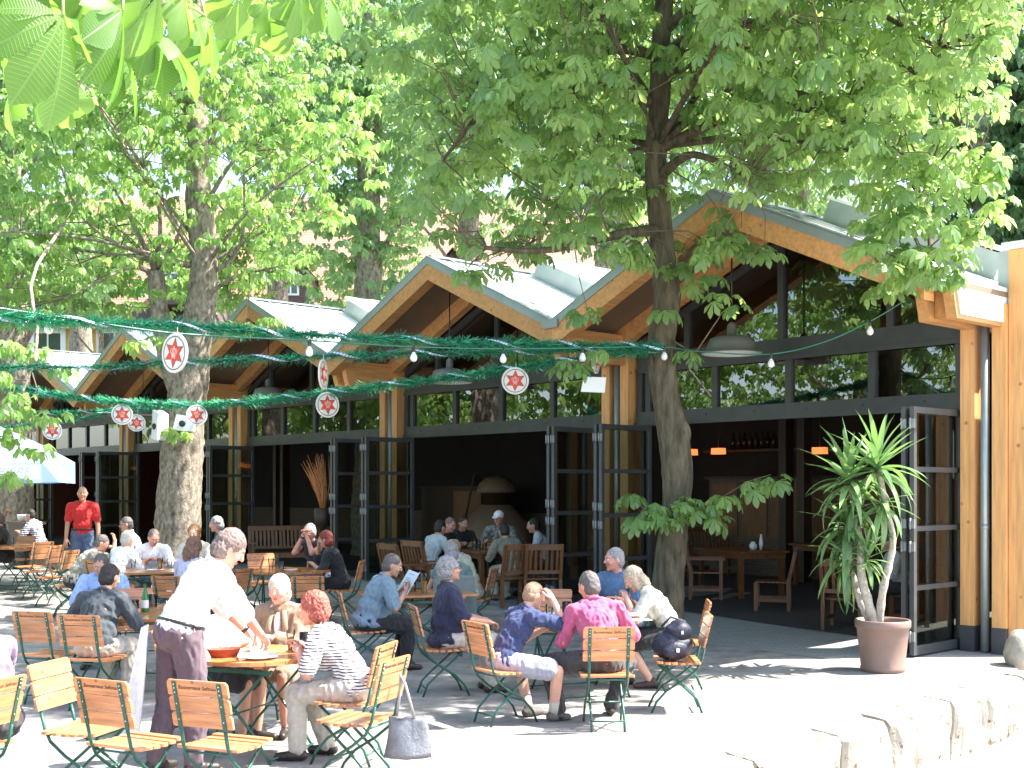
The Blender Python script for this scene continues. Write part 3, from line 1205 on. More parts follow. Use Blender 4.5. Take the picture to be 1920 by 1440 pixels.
# boulder at the foot of the timber wall
mb = MB()
for (c, r) in (((5.78, 13.42, .14), (.25, .21, .22)), ((6.0, 13.3, .08), (.17, .16, .15))):
    k = len(mb.v)
    mb.ell(c, r, None, 0, 20, 14)
    for i in range(k, len(mb.v)):
        q = Vector(mb.v[i])
        d = .35 * noise.noise(q * 4) + .15 * noise.noise(q * 11)
        mb.v[i] = tuple(Vector(c) + (q - Vector(c)) * (1 + d))
o = mb.build('boulder', mat('grey_boulder', (.36, .32, .26), .9, .3, 5, .8, 25, detail=8))
tag(o, 'rounded grey-brown boulder at the foot of the orange timber wall', 'boulder')

# ------------------------------------------------------------------ the hall
hall = empty('timber_hall', F0, HROT)
tag(hall, 'long timber beer hall with zigzag metal gable roofs and open glass folding doors', 'hall')
ZV, ZA = 4.52, 5.92       # valley and apex (top of the roof edge)
OV = -1.58                # overhang
DEP = 7.0
XR = .45


def slope_sheet(b, xa, za, xb, zb, y0, y1, th, m):
    """roof sheet between two horizontal lines, thickness th downwards"""
    b.add([(xa, y0, za), (xb, y0, zb), (xb, y1, zb), (xa, y1, za), (xa, y0, za - th), (xb, y0, zb - th), (xb, y1, zb - th), (xa, y1, za - th)],
          [(0, 1, 2, 3), (7, 6, 5, 4), (0, 4, 5, 1), (1, 5, 6, 2), (2, 6, 7, 3), (3, 7, 4, 0)], m)


for n in range(NB):
    xr, xl = -BAY * n, -BAY * (n + 1)
    xm = (xr + xl) / 2
    sl = (ZA - ZV) / (BAY / 2)
    xr2, zr2 = (.27, ZV - .27 * sl) if n == 0 else (xr, ZV)
    r_ = MB()
    slope_sheet(r_, xm, ZA, xr2, zr2, OV, DEP, .05, 0)
    slope_sheet(r_, xl, ZV, xm, ZA, OV, DEP, .05, 0)
    # soffit under each slope
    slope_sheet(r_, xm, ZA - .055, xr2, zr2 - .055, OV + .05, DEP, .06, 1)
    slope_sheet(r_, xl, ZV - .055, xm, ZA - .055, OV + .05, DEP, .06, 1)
    # edge trim along the gable
    for (xa, za, xb, zb) in ((xm, ZA, xr2, zr2), (xl, ZV, xm, ZA)):
        slope_sheet(r_, xa, za + .012, xb, zb + .012, OV - .03, OV + .0, .13, 2)
        slope_sheet(r_, xa, za + .03, xb, zb + .03, OV - .03, OV + .12, .03, 2)
    # standing seams
    y = OV + .45
    while y < DEP:
        for (xa, za, xb, zb) in ((xm + .02, ZA, xr2 - .05, zr2), (xl + .05, ZV, xm - .02, ZA)):
            r_.beam((xa, y, za + .012), (xb, y, zb + .012), .022, .03, 2)
        y += .62
    # gutter in the valley
    if n < NB:
        r_.bx(xl - .10, xl + .10, OV - .05, DEP, ZV - .075, ZV - .045, 2)
        r_.bx(xl - .16, xl + .16, OV - .06, OV - .03, ZV - .11, ZV + .03, 2)
    r_.beam((xm, OV, ZA + .02), (xm, DEP, ZA + .02), .16, .03, 2)
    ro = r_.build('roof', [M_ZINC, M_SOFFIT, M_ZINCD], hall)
    # skylight boxes on the right-hand slope
    for y0, y1 in ((.7, 2.6), (4.0, 6.0)):
        s_ = MB()
        a0, a1 = .06, .90
        pa = Vector((xm + (xr - xm) * a0, 0, ZA + (ZV - ZA) * a0))
        pb = Vector((xm + (xr - xm) * a1, 0, ZA + (ZV - ZA) * a1))
        up = Vector((sl, 0, 1)).normalized() * .34
        P4 = [pa, pb]
        v = []
        for y in (y0, y1):
            v += [Vector((pa.x, y, pa.z)), Vector((pb.x, y, pb.z)), Vector((pb.x, y, pb.z)) + up, Vector((pa.x, y, pa.z)) + up]
        s_.add(v, [(0, 1, 2, 3), (7, 6, 5, 4), (0, 4, 5, 1), (1, 5, 6, 2), (2, 6, 7, 3), (3, 7, 4, 0)], 0)
        t_ = up * 1.1
        v = []
        for y in (y0 - .06, y1 + .06):
            v += [Vector((pa.x - .05, y, pa.z)) + up * 1.01, Vector((pb.x + .05, y, pb.z)) + up * 1.01, Vector((pb.x + .05, y, pb.z)) + up * 1.14, Vector((pa.x - .05, y, pa.z)) + up * 1.14]
        s_.add(v, [(0, 1, 2, 3), (7, 6, 5, 4), (0, 4, 5, 1), (1, 5, 6, 2), (2, 6, 7, 3), (3, 7, 4, 0)], 1)
        s_.build('skylight', [M_ZINCD, M_ZINC], ro)
    # rafters: outer gable edge, mid overhang, facade, and inside
    for y in (OV + .10, -.20, 2.6, 5.2):
        for (xa, za, xb, zb) in ((xm, ZA, xr, ZV), (xl, ZV, xm, ZA)):
            b = MB()
            d = -.115 - .13
            hw = .11 if y < OV + .3 else .08
            b.add([(xa, y - hw, za - .115), (xb, y - hw, zb - .115), (xb, y + hw, zb - .115), (xa, y + hw, za - .115),
                   (xa, y - hw, za - .385), (xb, y - hw, zb - .385), (xb, y + hw, zb - .385), (xa, y + hw, za - .385)],
                  [(0, 1, 2, 3), (7, 6, 5, 4), (0, 4, 5, 1), (1, 5, 6, 2), (2, 6, 7, 3), (3, 7, 4, 0)], 0)
            b.build('rafter', mat_rafter if 'mat_rafter' in globals() else M_TIMBERH, hall)
    # facade glazing: head rail, panes, mullions, triangular top light
    w = MB()
    x0, x1 = xl + .34, xr - .34
    w.bx(x0, x1, -.06, .06, 3.0, 3.19, 0)
    w.bx(x0, x1, -.085, .035, 2.97, 3.03, 0)
    w.bx(x0, x1, -.05, .05, 3.83, 4.10, 0)
    w.bx(x0, x1, -.075, -.045, 3.80, 3.86, 0)
    for xm_ in [x0 + .04] + [xr - .30 - 1.3 * i for i in range(1, 5)] + [x1 - .04]:
        w.bx(xm_ - .05, xm_ + .05, -.045, .045, 3.18, 3.84, 0)
    for f_ in (.22, .78, .5):
        xx = xl + BAY * f_
        zt = ZV + (ZA - ZV) * (1 - abs(f_ - .5) * 2) - .40
        w.bx(xx - .05, xx + .05, -.045, .045, 4.08, zt, 0)
    for (xa, za, xb, zb) in ((xm, ZA - .39, x1, ZA - .39 + (ZV - ZA) * (x1 - xm) / (xr - xm)), (x0, ZA - .39 + (ZV - ZA) * (xm - x0) / (xm - xl), xm, ZA - .39)):
        w.add([(xa, -.05, za), (xb, -.05, zb), (xb, .05, zb), (xa, .05, za), (xa, -.05, za - .12), (xb, -.05, zb - .12), (xb, .05, zb - .12), (xa, .05, za - .12)],
              [(0, 1, 2, 3), (7, 6, 5, 4), (0, 4, 5, 1), (1, 5, 6, 2), (2, 6, 7, 3), (3, 7, 4, 0)], 0)
    for i in range(6):   # bolts on the head rail
        w.box((x0 + .5 + i * (x1 - x0 - 1) / 5, -.062, 3.10), (.03, .01, .03), None, 1)
    wo = w.build('window', [M_FRAME, M_DARK], hall)
    g = MB()
    zc = ZA - .45
    ze = ZA - .45 + (ZV - ZA) * (x1 - xm) / (xr - xm)
    g.add([(x0, .0, 3.15), (x1, .0, 3.15), (x1, .0, 3.9), (x0, .0, 3.9)], [(0, 1, 2, 3)])
    g.add([(x0, .012, 4.05), (x1, .012, 4.05), (x1, .012, max(4.06, ze)), (xm, .012, zc), (x0, .012, max(4.06, ze))], [(0, 1, 2, 3, 4)])
    g.build('pane', M_GLASS, wo)

# columns with a downpipe between two planks, and the bracket beams on top of them
for n in range(NB + 1):
    x = -BAY * n
    g_ = gz(hl(x, 0).y)
    b = MB()
    for s in (-1, 1):
        b.bx(x + s * .20 - .085, x + s * .20 + .085, -.20, .10, g_ + .32, 4.2, 0)
        b.bx(x + s * .20 - .088, x + s * .20 + .088, -.205, .105, g_ - .02, g_ + .32, 1)
    co = b.build('column', [M_TIMBER, M_PLINTH], hall)
    b = MB()
    b.tube([(x, -.14, g_ + .02), (x, -.14, 4.25)], .052, 14)
    b.tube([(x, -.14, g_ + 1.5), (x, -.14, g_ + 1.56)], .058, 14)
    b.build('downpipe', M_PIPE, co)
    b = MB()
    for s in (-1, 1):
        xx = x + s * .17
        b.prism([(OV + .16, 4.40), (OV + .30, 3.93), (.35, 3.93), (.35, 4.40)][::-1], lambda a, c, d: (d, a, c), xx - .065, xx + .065, 0)
    b.bx(x - .10, x + .10, OV + .42, OV + .62, 3.96, 4.38, 0)
    br_ = b.build('bracket_beam', M_TIMBERH, hall)
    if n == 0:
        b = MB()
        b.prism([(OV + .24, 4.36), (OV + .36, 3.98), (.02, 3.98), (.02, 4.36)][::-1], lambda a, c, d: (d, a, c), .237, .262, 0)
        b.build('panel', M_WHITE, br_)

# folding doors: every leaf stands at right angles to the facade
def leaf(x, w, n_hinge=True):
    g_ = gz(hl(x, -.5).y)
    b = MB()
    z0, z1 = g_ + .03, 2.96
    t = .028
    y0, y1 = -w, -.05
    b.bx(x - t, x + t, y0, y0 + .065, z0, z1)
    b.bx(x - t, x + t, y1 - .065, y1, z0, z1)
    b.bx(x - t, x + t, y0 + .065, y1 - .065, z0, z0 + .11)
    b.bx(x - t, x + t, y0 + .065, y1 - .065, z1 - .075, z1)
    for i in (1, 2, 3):
        z = z0 + .09 + (z1 - z0 - .13) * i / 4
        b.bx(x - t * .9, x + t * .9, y0 + .065, y1 - .065, z - .03, z + .03)
    d = b.build('folding_door', M_DOORFRAME, hall)
    b = MB()
    b.add([(x, y0 + .06, z0 + .1), (x, y1 - .06, z0 + .1), (x, y1 - .06, z1 - .07), (x, y0 + .06, z1 - .07)], [(0, 1, 2, 3)])
    b.build('pane', M_DGLASS, d)
    for z in (z0 + .22, z0 + 1.28, z0 + 1.55, z1 - .2):
        b = MB()
        for yy in (y0 - .012, ):
            b.bx(x - .02, x + .045, yy - .008, yy + .012, z - .055, z + .055)
            b.tube([(x - .008, yy - .014, z - .065), (x - .008, yy - .014, z + .065)], .014, 8)
        b.build('hinge', M_HINGE, d)


for n in range(5):
    xr, xl = -BAY * n, -BAY * (n + 1)
    leaf(xr - .36, 1.22)
    leaf(xr - .47, 1.22)
    leaf(xl + .62, 1.18)
    leaf(xl + .51, 1.18)

# side wall at the right end: timber board at its end, slatted face coloured paler for the sun on it, zinc cap
b = MB()
b.bx(XR, XR + .2, .06, 7, -.1, 4.1, 0)
b.build('side_wall', M_TIMBER, hall)
b = MB()
XP = .292
b.bx(XP, XP + .21, -.14, -.01, -.1, 4.84, 0)
w_ = b.build('pillar', M_TIMBER, hall)
b = MB()
z = .1
while z < 4.75:
    b.bx(XP + .21, XP + .235, -.13, -.02, z, z + .105, 0)
    z += .125
b.build('cladding', mat('sunlit_larch_cladding', (.66, .45, .28), .6, .15, 4, .1, 30, stretch=(5, .5, 5)), w_)
b = MB()
b.bx(XP - .06, XP + .30, -.20, .06, 4.845, 4.93, 0)
b.bx(XP - .14, XP - .003, -.12, -.03, 4.2, 4.845, 1)
b.build('cap_flashing', [mat('cap_zinc', (.62, .63, .64), .4, .05, metal=.2), M_ZINCD], w_)
# back and left end walls
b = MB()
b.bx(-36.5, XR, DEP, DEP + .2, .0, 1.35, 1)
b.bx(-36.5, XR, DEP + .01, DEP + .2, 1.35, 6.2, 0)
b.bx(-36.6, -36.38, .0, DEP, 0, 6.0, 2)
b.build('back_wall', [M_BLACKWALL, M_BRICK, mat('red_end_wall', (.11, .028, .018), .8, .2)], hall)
# inner posts
for n in range(1, NB + 1):
    for y in (4.6,):
        b = MB()
        for s in (-1, 1):
            b.bx(-BAY * n + s * .2 - .08, -BAY * n + s * .2 + .08, y, y + .25, .1, 4.4)
        b.build('post', M_DARKWOOD, hall)
# ------------------------------------------------------------------ inside the hall
def hloc(px, py, yl):
    x, y, z = hall_hit(px, py, yl)
    return hl(x, y, z)


b = MB()
xa, xb = hall_hit(1330, 900, 5.4)[0], hall_hit(1700, 900, 5.4)[0]
zt = hall_hit(1440, 893, 5.4)[2]
b.bx(xa, min(xb + 1.5, .4), 5.4, 6.2, .25, zt - .05, 0)
b.bx(xa - .05, min(xb + 1.55, .43), 5.3, 6.3, zt - .05, zt, 1)
k = 0
x = xa + .1
while x < min(xb + 1.3, -.3):
    b.bx(x, x + .62, 5.375, 5.4, 1.02, zt - .14, 2)
    x += .72
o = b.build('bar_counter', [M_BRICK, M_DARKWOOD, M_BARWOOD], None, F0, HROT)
tag(o, 'brick and wood panelled bar counter deep in the right-hand bay', 'bar counter')
b = MB()
xa = hall_hit(790, 930, 5.2)[0]
xb = hall_hit(905, 930, 5.2)[0]
zt = hall_hit(850, 915, 5.2)[2]
b.bx(xa, xb, 5.2, 5.8, .25, zt, 0)
b.bx(xa - .05, xb + .05, 5.15, 5.85, zt, zt + .05, 1)
b.bx(xa + (xb - xa) * .55, xb - .05, 5.175, 5.2, .5, zt - .08, 2)
o = b.build('serving_counter', [M_DARKWOOD, M_DARKWOOD, M_BARWOOD], None, F0, HROT)
tag(o, 'dark serving counter with one lighter panel inside the middle bay', 'counter')
# brewing kettle
kx, ky, kz = hall_hit(930, 985, 4.6)
b = MB()
b.lathe([(.85, 0), (.85, .5), (.78, .9), (.40, 1.32), (.36, 1.36)], 28, m=0)
b.lathe([(.36, 1.36), (.36, 1.62), (.40, 1.64)], 28, m=1)
b.lathe([(.46, 1.64), (.46, 1.70), (.40, 1.86), (.26, 1.99), (.08, 2.04)], 28, m=0)
b.tube([(-.3, 0, 1.9), (-.5, 0, 2.1), (-.62, 0, 1.6), (-.8, 0, .6)], .03, 8, 1)
p = hl(kx, ky)
o = b.build('brewing_kettle', [mat('kettle_skin', (.30, .21, .15), .6, .15, 3, metal=.2), M_DARKWOOD], None, (p.x, p.y, gz(p.y)))
tag(o, 'domed brewing kettle with conical base inside the middle bay', 'brewing kettle')
# lit wall lamps
M_LIT = mat('lit_lamp_shade', (.9, .35, .12), .6, .05, emit=((1.0, .22, .06), .42))
for i, (px, py, lab) in enumerate(((1295, 848, 'half hidden behind the tree trunk'), (1347, 846, 'just right of the big tree trunk'),
                                   (1470, 842, 'before the dark post in the right bay'), (1537, 845, 'nearest the palm leaves'))):
    b = MB()
    b.prism([(-.13, -.065), (.13, -.065), (.12, .065), (-.12, .065)], lambda a, c, d: (a, d, c), -.09, .09, 0)
    b.tube([(0, 0, .065), (0, 0, 1.6)], .008, 6, 1)
    p = hloc(px, py, 6.1 if i != 2 else 5.6)
    o = b.build('pendant_lamp', [M_LIT, M_DARK], None, p, HROT)
    if i == 2:
        o.scale = (.5, .5, 1.2)
    tag(o, 'small glowing orange lamp ' + lab, 'lamp', 'glowing lamps inside the hall')
# bottles on the bar shelf
b = MB()
xa = hall_hit(1395, 830, 6.7)[0]
xb = hall_hit(1445, 830, 6.7)[0]
zz = hall_hit(1420, 842, 6.7)[2]
b.bx(xa - 1.0, xb + 1.8, 6.55, 6.95, zz - .06, zz, 0)
sh = b.build('wall_shelf', [M_DARKWOOD], None, F0, HROT)
tag(sh, 'dark shelf of bottles high behind the bar counter', 'shelf')
for i in range(9):
    b = MB()
    b.lathe([(.05, 0), (.05, .2), (.018, .27), (.018, .36)], 10)
    p = hl(xa - .3 + i * .15, 6.72, zz)
    o = b.build('bottle', random.choice([mat('amber_bottle%d' % i, (.05, .022, .010), .25, .1), M_DBEER]), None, p)
    tag(o, 'small bottle standing in the row on the shelf behind the bar', 'bottle', 'bottles behind the bar')

# large enamel pendant lamps under the overhang
def big_lamp(px, py, yl, r, lab):
    x, y, z = hall_hit(px, py, yl)
    e = tag(empty('pendant_lamp', hl(x, y, z)), lab, 'lamp', 'enamel pendant lamps under the gables')
    k = r / .42
    b = MB()
    b.lathe([(.42 * k, 0), (.425 * k, .012), (.36 * k, .03), (.335 * k, .12), (.30 * k, .21), (.18 * k, .245), (.07 * k, .26), (.06 * k, .40), (.02, .44)], 28, m=0, cap=False)
    b.lathe([(.41 * k, .004), (.33 * k, .03), (.30 * k, .10), (.05, .14)], 28, m=1, cap=False)
    b.build('lamp_shade', [M_LAMPSHADE, M_WHITE], e)
    xx = (x % BAY) / BAY
    ztop = ZV + (ZA - ZV) * (1 - abs(xx - .5) * 2) - .15
    b = MB()
    b.tube([(0, 0, .43), (0, 0, ztop - z)], .012, 6)
    b.build('cord', M_DARK, e)


big_lamp(1372, 664, -.85, .42, 'large dark enamel pendant lamp just right of the big tree trunk')
big_lamp(843, 718, -.8, .40, 'grey enamel pendant lamp hanging in the second gable from the right')
big_lamp(503, 748, -.8, .40, 'grey enamel pendant lamp hanging in the third gable from the right')
big_lamp(268, 778, -.8, .40, 'shadowy pendant lamp in the gable left of the forked tree')
big_lamp(100, 790, -.8, .40, 'shadowy pendant lamp in the gable above the pale blue parasol')
big_lamp(1590, 690, 2.5, .42, 'pendant lamp seen dimly through the right-hand windows')

# ------------------------------------------------------------------ folding garden chairs
CH_ME = {}


def text_mesh(txt, size, name):
    cu = bpy.data.curves.new(name, 'FONT')
    cu.body = txt
    cu.size = size
    cu.align_x = 'CENTER'
    cu.align_y = 'CENTER'
    cu.extrude = .0006
    cu.shear = .25
    o = bpy.data.objects.new(name, cu)
    COL.objects.link(o)
    dg = bpy.context.evaluated_depsgraph_get()
    me = bpy.data.meshes.new_from_object(o.evaluated_get(dg))
    bpy.data.objects.remove(o)
    return me


def slat(b, cx, y0, y1, z0, z1, hw, th, m=0, r=.012, horizontal=True):
    """one rounded-corner board"""
    if horizontal:
        out = [(-hw, y0 + r), (-hw + r, y0), (hw - r, y0), (hw, y0 + r), (hw, y1 - r), (hw - r, y1), (-hw + r, y1), (-hw, y1 - r)]
        b.prism(out, lambda a, c, d: (cx + a, c, d), z0, z1, m)


def make_chair():
    e = empty('garden_chair', (0, 0, 0))
    b = MB()
    for i in range(6):
        y = -.195 + i * .066
        dz = .012 * ((i - 2.5) / 2.5) ** 2
        slat(b, 0, y, y + .056, .432 + dz, .450 + dz, .212 + (.012 if i == 0 else 0), .018)
    b.build('seat', M_SLAT, e)
    tilt = .25
    b = MB()
    q = Matrix.Rotation(math.atan(tilt), 3, 'X')
    for i, (z0, z1) in enumerate(((.585, .672), (.680, .770), (.778, .872))):
        hw = .212
        r = .016
        out = [(-hw, z0 + r * .3), (-hw + r * .3, z0), (hw - r * .3, z0), (hw, z0 + r * .3), (hw, z1 - r), (hw - r, z1), (-hw + r, z1), (-hw, z1 - r)]
        b.prism(out, lambda a, c, d: (a, -.19 - (c - .45) * tilt + d + .02 * (a / hw) ** 2 * 0, c), -.009, .009, 0)
    bk = b.build('backrest', M_SLAT, e)
    if 'txt' not in CH_ME:
        t = text_mesh('Bannernaus Seftnau', .034, 'lettering')
        t.materials.append(M_INK)
        CH_ME['txt'] = t
    t = link('lettering', CH_ME['txt'], bk)
    t.location = (0, -.19 - (.828 - .45) * tilt - .0105, .828)
    t.rotation_euler = (math.pi / 2 + math.atan(tilt), 0, 0)
    for s in (-1, 1):
        b = MB()
        x = s * .158
        def yb(z):
            return -.19 - (z - .45) * tilt - .013
        b.beam((x, yb(.862), .862), (x, yb(.47), .47), .026, .006, 0, up=(0, 1, 0))
        b.tube([(x, yb(.57), .57), (x, yb(.47), .47), (x, -.165, .385), (x, -.06, .30), (x, .10, .20), (x, .19, .10), (x, .235, .0)], .0105, 7, 0)
        for z in (.845, .822, .795, .726, .63):
            b.ell((x, yb(z) - .004, z), (.0055, .004, .0055), None, 1, 6, 4)
        b.build('leg', [M_GREEN, M_RIVET], e)
        b = MB()
        x = s * .136
        b.tube([(x, .175, .428), (x, .06, .325), (x, -.07, .215), (x, -.17, .12), (x, -.215, .0)], .0105, 7, 0)
        b.build('leg', M_GREEN, e)
    for x_, y_, z_ in ((.158, .115, .19), (.136, -.19, .085), (.158, -.188, .425), (.158, .165, .425)):
        b = MB()
        b.tube([(-x_, y_, z_), (x_, y_, z_)], .008, 6)
        b.build('crossbar', M_GREEN, e)
    return e


CHAIR0 = make_chair()
NCH = [0]


def chair(px, Y, heading, label, X=None):
    x = xw(px, Y) if X is None else X
    o = CHAIR0 if NCH[0] == 0 else copy_tree(CHAIR0)
    NCH[0] += 1
    o.location = (x, Y, gz(Y))
    o.rotation_euler = (0, 0, R(heading - 90))
    tag(o, label, 'chair', 'slatted folding chairs in the beer garden')
    return o


chair(425, 7.23, 68, 'empty slatted chair in front, squarely behind the waiter and the round table')
chair(255, 7.28, 64, 'empty slatted chair at front left, beside the one turned sideways')
chair(165, 7.68, -14, 'empty slatted chair turned sideways, its pink-lit backrest front to the sun')
chair(668, 8.0, 157, 'empty slatted chair with a silver handbag hanging from its backrest')
chair(655, 8.7, 165, 'slatted chair under the woman in the striped top')
chair(-35, 7.13, 160, X=-3.30, label='slatted chair cut off by the left edge beside the mauve shirt')
chair(535, 10.02, 265, 'slatted chair under the white-haired woman in the fawn jacket', X=-1.9)
chair(395, 9.5, -20, 'slatted chair under the woman hidden behind the waiter', X=-2.5)
chair(180, 10.85, 78, 'slatted chair under the dark-haired man in the black shirt')
chair(98, 11.15, 74, 'empty slatted chair left of the man in the black shirt')
chair(198, 13.6, 275, 'slatted chair under the man in the light blue shirt', X=-4.6)
chair(247, 13.1, 285, 'empty slatted chair at the far end of the bottle table')
chair(690, 13.0, 15, 'slatted chair under the man reading the menu', X=-1.6)
chair(838, 11.55, 16, 'slatted chair under the woman in the navy blouse', X=-.68)
chair(945, 10.17, 33, 'slatted chair under the boy in the navy polo shirt')
chair(1135, 9.95, 92, 'slatted chair under the man in the pink shirt')
chair(1170, 13.1, 235, 'slatted chair under the man in the blue shirt', X=1.24)
chair(1250, 11.95, 176, 'slatted chair under the woman in the loose cream shirt', X=1.68)
chair(1268, 10.72, 178, 'slatted chair with a dark backpack on its seat')
chair(1035, 13.0, 262, 'empty slatted chair behind the round table, facing the boy', X=.42)
chair(850, 14.8, 95, 'slatted chair draped with a grey-green jacket')
chair(880, 16.2, 165, 'slatted chair under the bald man in the pale vest', X=-.52)
chair(580, 15.4, 95, 'empty slatted chair right behind the white-haired woman in the jacket')
chair(500, 18.0, -60, 'sunlit slatted chair before the long wooden bench')
chair(575, 18.4, 250, 'slatted chair under the man with clasped hands', X=-3.1)
chair(640, 17.2, 175, 'slatted chair under the woman with short auburn hair', X=-2.45)
chair(455, 17.6, 190, 'empty slatted chair just right of the waiter, edge on')
chair(425, 16.2, 150, 'brightly sunlit slatted chair beside the head of the waiter')
chair(285, 18.1, 285, 'slatted chair under the man in the white shirt who looks down', X=-5.45)
chair(228, 16.4, 62, 'sunlit slatted chair nearest the grey-haired person in white', X=-5.35)
chair(205, 17.3, 60, 'slatted chair under the grey-haired person in white', X=-5.85)
chair(137, 17.6, 22, 'slatted chair under the man in the mottled shirt', X=-6.55)
chair(103, 18.6, 168, 'empty slatted chair with its back to the mottled shirt')
chair(76, 19.4, 170, 'empty slatted chair in the middle of the left-hand cluster')
chair(60, 20.1, 150, 'empty slatted chair at the far left table, broad backrest facing us')
chair(28, 21.6, 250, 'empty slatted chair on the far side of the far left table')
chair(112, 20.6, 200, 'empty slatted chair in front of the man in the red shirt')
chair(345, 15.4, 72, 'slatted chair under the woman with long brown curls', X=-4.32)
chair(372, 18.1, 265, 'slatted chair behind the woman with long brown curls', X=-4.75)

# ------------------------------------------------------------------ tables
def xlegs(e, hw, hd, h, m=M_GREEN):
    for s in (-1, 1):
        b = MB()
        b.tube([(s * hw, -hd, 0), (s * hw, -hd * .55, .2), (s * hw, hd * .75, h - .06), (s * hw, hd, h - .03)], .011, 7)
        b.build('leg', m, e)
        b = MB()
        b.tube([(s * hw * .93, hd, 0), (s * hw * .93, hd * .55, .2), (s * hw * .93, -hd * .75, h - .06), (s * hw * .93, -hd, h - .03)], .011, 7)
        b.build('leg', m, e)
    for y_, z_ in ((0, h * .49), (-hd, .03), (hd, .03)):
        b = MB()
        b.tube([(-hw, y_, z_), (hw, y_, z_)], .008, 6)
        b.build('stretcher', m, e)
    for s in (-1, 1):
        b = MB()
        b.beam((s * hw, -hd, h - .04), (s * hw, hd, h - .04), .025, .025)
        b.build('top_rail', m, e)


def round_table(X, Y, r, rz, label, group='round slatted tables'):
    e = tag(empty('round_table', (X, Y, gz(Y)), R(rz)), label, 'table', group)
    b = MB()
    w = .095
    x = -r
    k = int(2 * r / (w + .006))
    w = 2 * r / k - .006
    for i in range(k):
        x0 = -r + i * (w + .006) + .003
        x1 = x0 + w
        xs_ = [x0 + (x1 - x0) * t / 4 for t in range(5)]
        up = [(a, math.sqrt(max(r * r - a * a, .0004))) for a in xs_]
        out = [(a, -c) for a, c in up] + [(a, c) for a, c in up[::-1]]
        b.prism(out, lambda a, c, d: (a, c, d), .722, .75, 0)
    for s in (-1, 1):
        b.bx(-r * .8, r * .8, s * r * .5 - .025, s * r * .5 + .025, .70, .7215, 0)
    b.build('tabletop', M_SLAT2, e)
    xlegs(e, r * .62, r * .62, .70)
    return e


def rect_table(X, Y, w, l, rz, label, m=M_SLAT2, group='rectangular slatted tables'):
    e = tag(empty('folding_table', (X, Y, gz(Y)), R(rz)), label, 'table', group)
    b = MB()
    k = max(3, int(w / .11))
    ww = w / k - .006
    for i in range(k):
        x0 = -w / 2 + i * (ww + .006)
        b.bx(x0, x0 + ww, -l / 2, l / 2, .722, .75)
    for s in (-1, 1):
        b.bx(-w / 2, w / 2, s * l * .35 - .03, s * l * .35 + .03, .695, .7215)
    b.build('tabletop', m, e)
    xlegs(e, w * .40, l * .36, .70)
    return e


round_table(-1.93, 8.99, .50, 70, 'round slatted table with plates and glasses beside the waiter')
rect_table(-3.79, 12.1, .80, 1.55, 4, 'rectangular slatted table with a green bottle and mugs')
rect_table(-1.13, 14.25, .80, 1.30, -72, 'rectangular slatted table with the dark beer mug and menu')
round_table(.65, 11.6, .60, 20, 'round slatted table between the boy and the pink shirt')
round_table(-3.20, 17.05, .60, 10, 'round slatted table before the man with clasped hands')
rect_table(-5.0, 17.0, .80, 1.4, -70, 'slatted table in front of the man in white who looks down')
round_table(-8.75, 20.7, .62, 0, 'round slatted table at the far left edge, in shade')

# ------------------------------------------------------------------ heavy teak furniture
def teak_seat(loc, heading, w, label, arms=True, cat='chair', name='wooden_armchair', group='heavy teak chairs', h=.98):
    e = tag(empty(name, (loc[0], loc[1], gz(loc[1])), R(heading - 90)), label, cat, group)
    hw = w / 2
    b = MB()
    for i in range(6):
        y = -.22 + i * .078
        b.bx(-hw + .03, hw - .03, y, y + .07, .425, .447)
    b.bx(-hw, hw, .235, .26, .36, .43)
    b.build('seat', M_TEAK, e)
    tl = .22
    b = MB()
    def yb(z):
        return -.25 - (z - .42) * tl
    for z0, z1 in ((h - .09, h), (.52, .575)):
        zc = (z0 + z1) / 2
        b.beam((-hw, yb(zc), zc), (hw, yb(zc), zc), .035, z1 - z0, 0)
    n = max(5, int((w - .12) / .075))
    for i in range(n):
        x = -hw + .09 + (w - .18) * i / (n - 1)
        b.beam((x, yb(.57), .57), (x, yb(h - .08), h - .08), .042, .014, 0, up=(0, 1, 0))
    b.build('backrest', M_TEAK, e)
    for s in (-1, 1):
        b = MB()
        x = s * (hw - .025)
        b.beam((x, -.26, 0), (x, -.25, .43), .05, .055, 0, up=(0, 1, 0))
        b.beam((x, -.25, .43), (x, yb(h - .01), h - .01), .05, .05, 0, up=(0, 1, 0))
        b.build('leg', M_TEAK, e)
        b = MB()
        b.bx(x - .025, x + .025, .20, .255, 0, .64 if arms else .43)
        b.build('leg', M_TEAK, e)
        if arms:
            b = MB()
            b.beam((x, -.32, .66), (x, .30, .655), .07, .03)
            b.build('armrest', M_TEAK, e)
    for s in (-1, 1):
        b = MB()
        b.bx(s * (hw - .025) - .02, s * (hw - .025) + .02, -.25, .22, .14, .19)
        b.build('stretcher', M_TEAK, e)
    return e


def teak_table(loc, w, l, rz, label):
    e = tag(empty('wooden_table', (loc[0], loc[1], gz(loc[1])), R(rz)), label, 'table', 'heavy teak tables')
    b = MB()
    k = 7
    for i in range(k):
        b.bx(-w / 2 + i * w / k + .003, -w / 2 + (i + 1) * w / k - .003, -l / 2, l / 2, .725, .76)
    b.bx(-w / 2 + .06, w / 2 - .06, -l / 2 + .06, l / 2 - .06, .64, .7245)
    b.build('tabletop', M_TEAK, e)
    for sx in (-1, 1):
        for sy in (-1, 1):
            b = MB()
            b.bx(sx * (w / 2 - .1) - .035, sx * (w / 2 - .1) + .035, sy * (l / 2 - .1) - .035, sy * (l / 2 - .1) + .035, 0, .6395)
            b.build('leg', M_TEAK, e)
    return e


def gp(px, Y):
    return (xw(px, Y), Y)


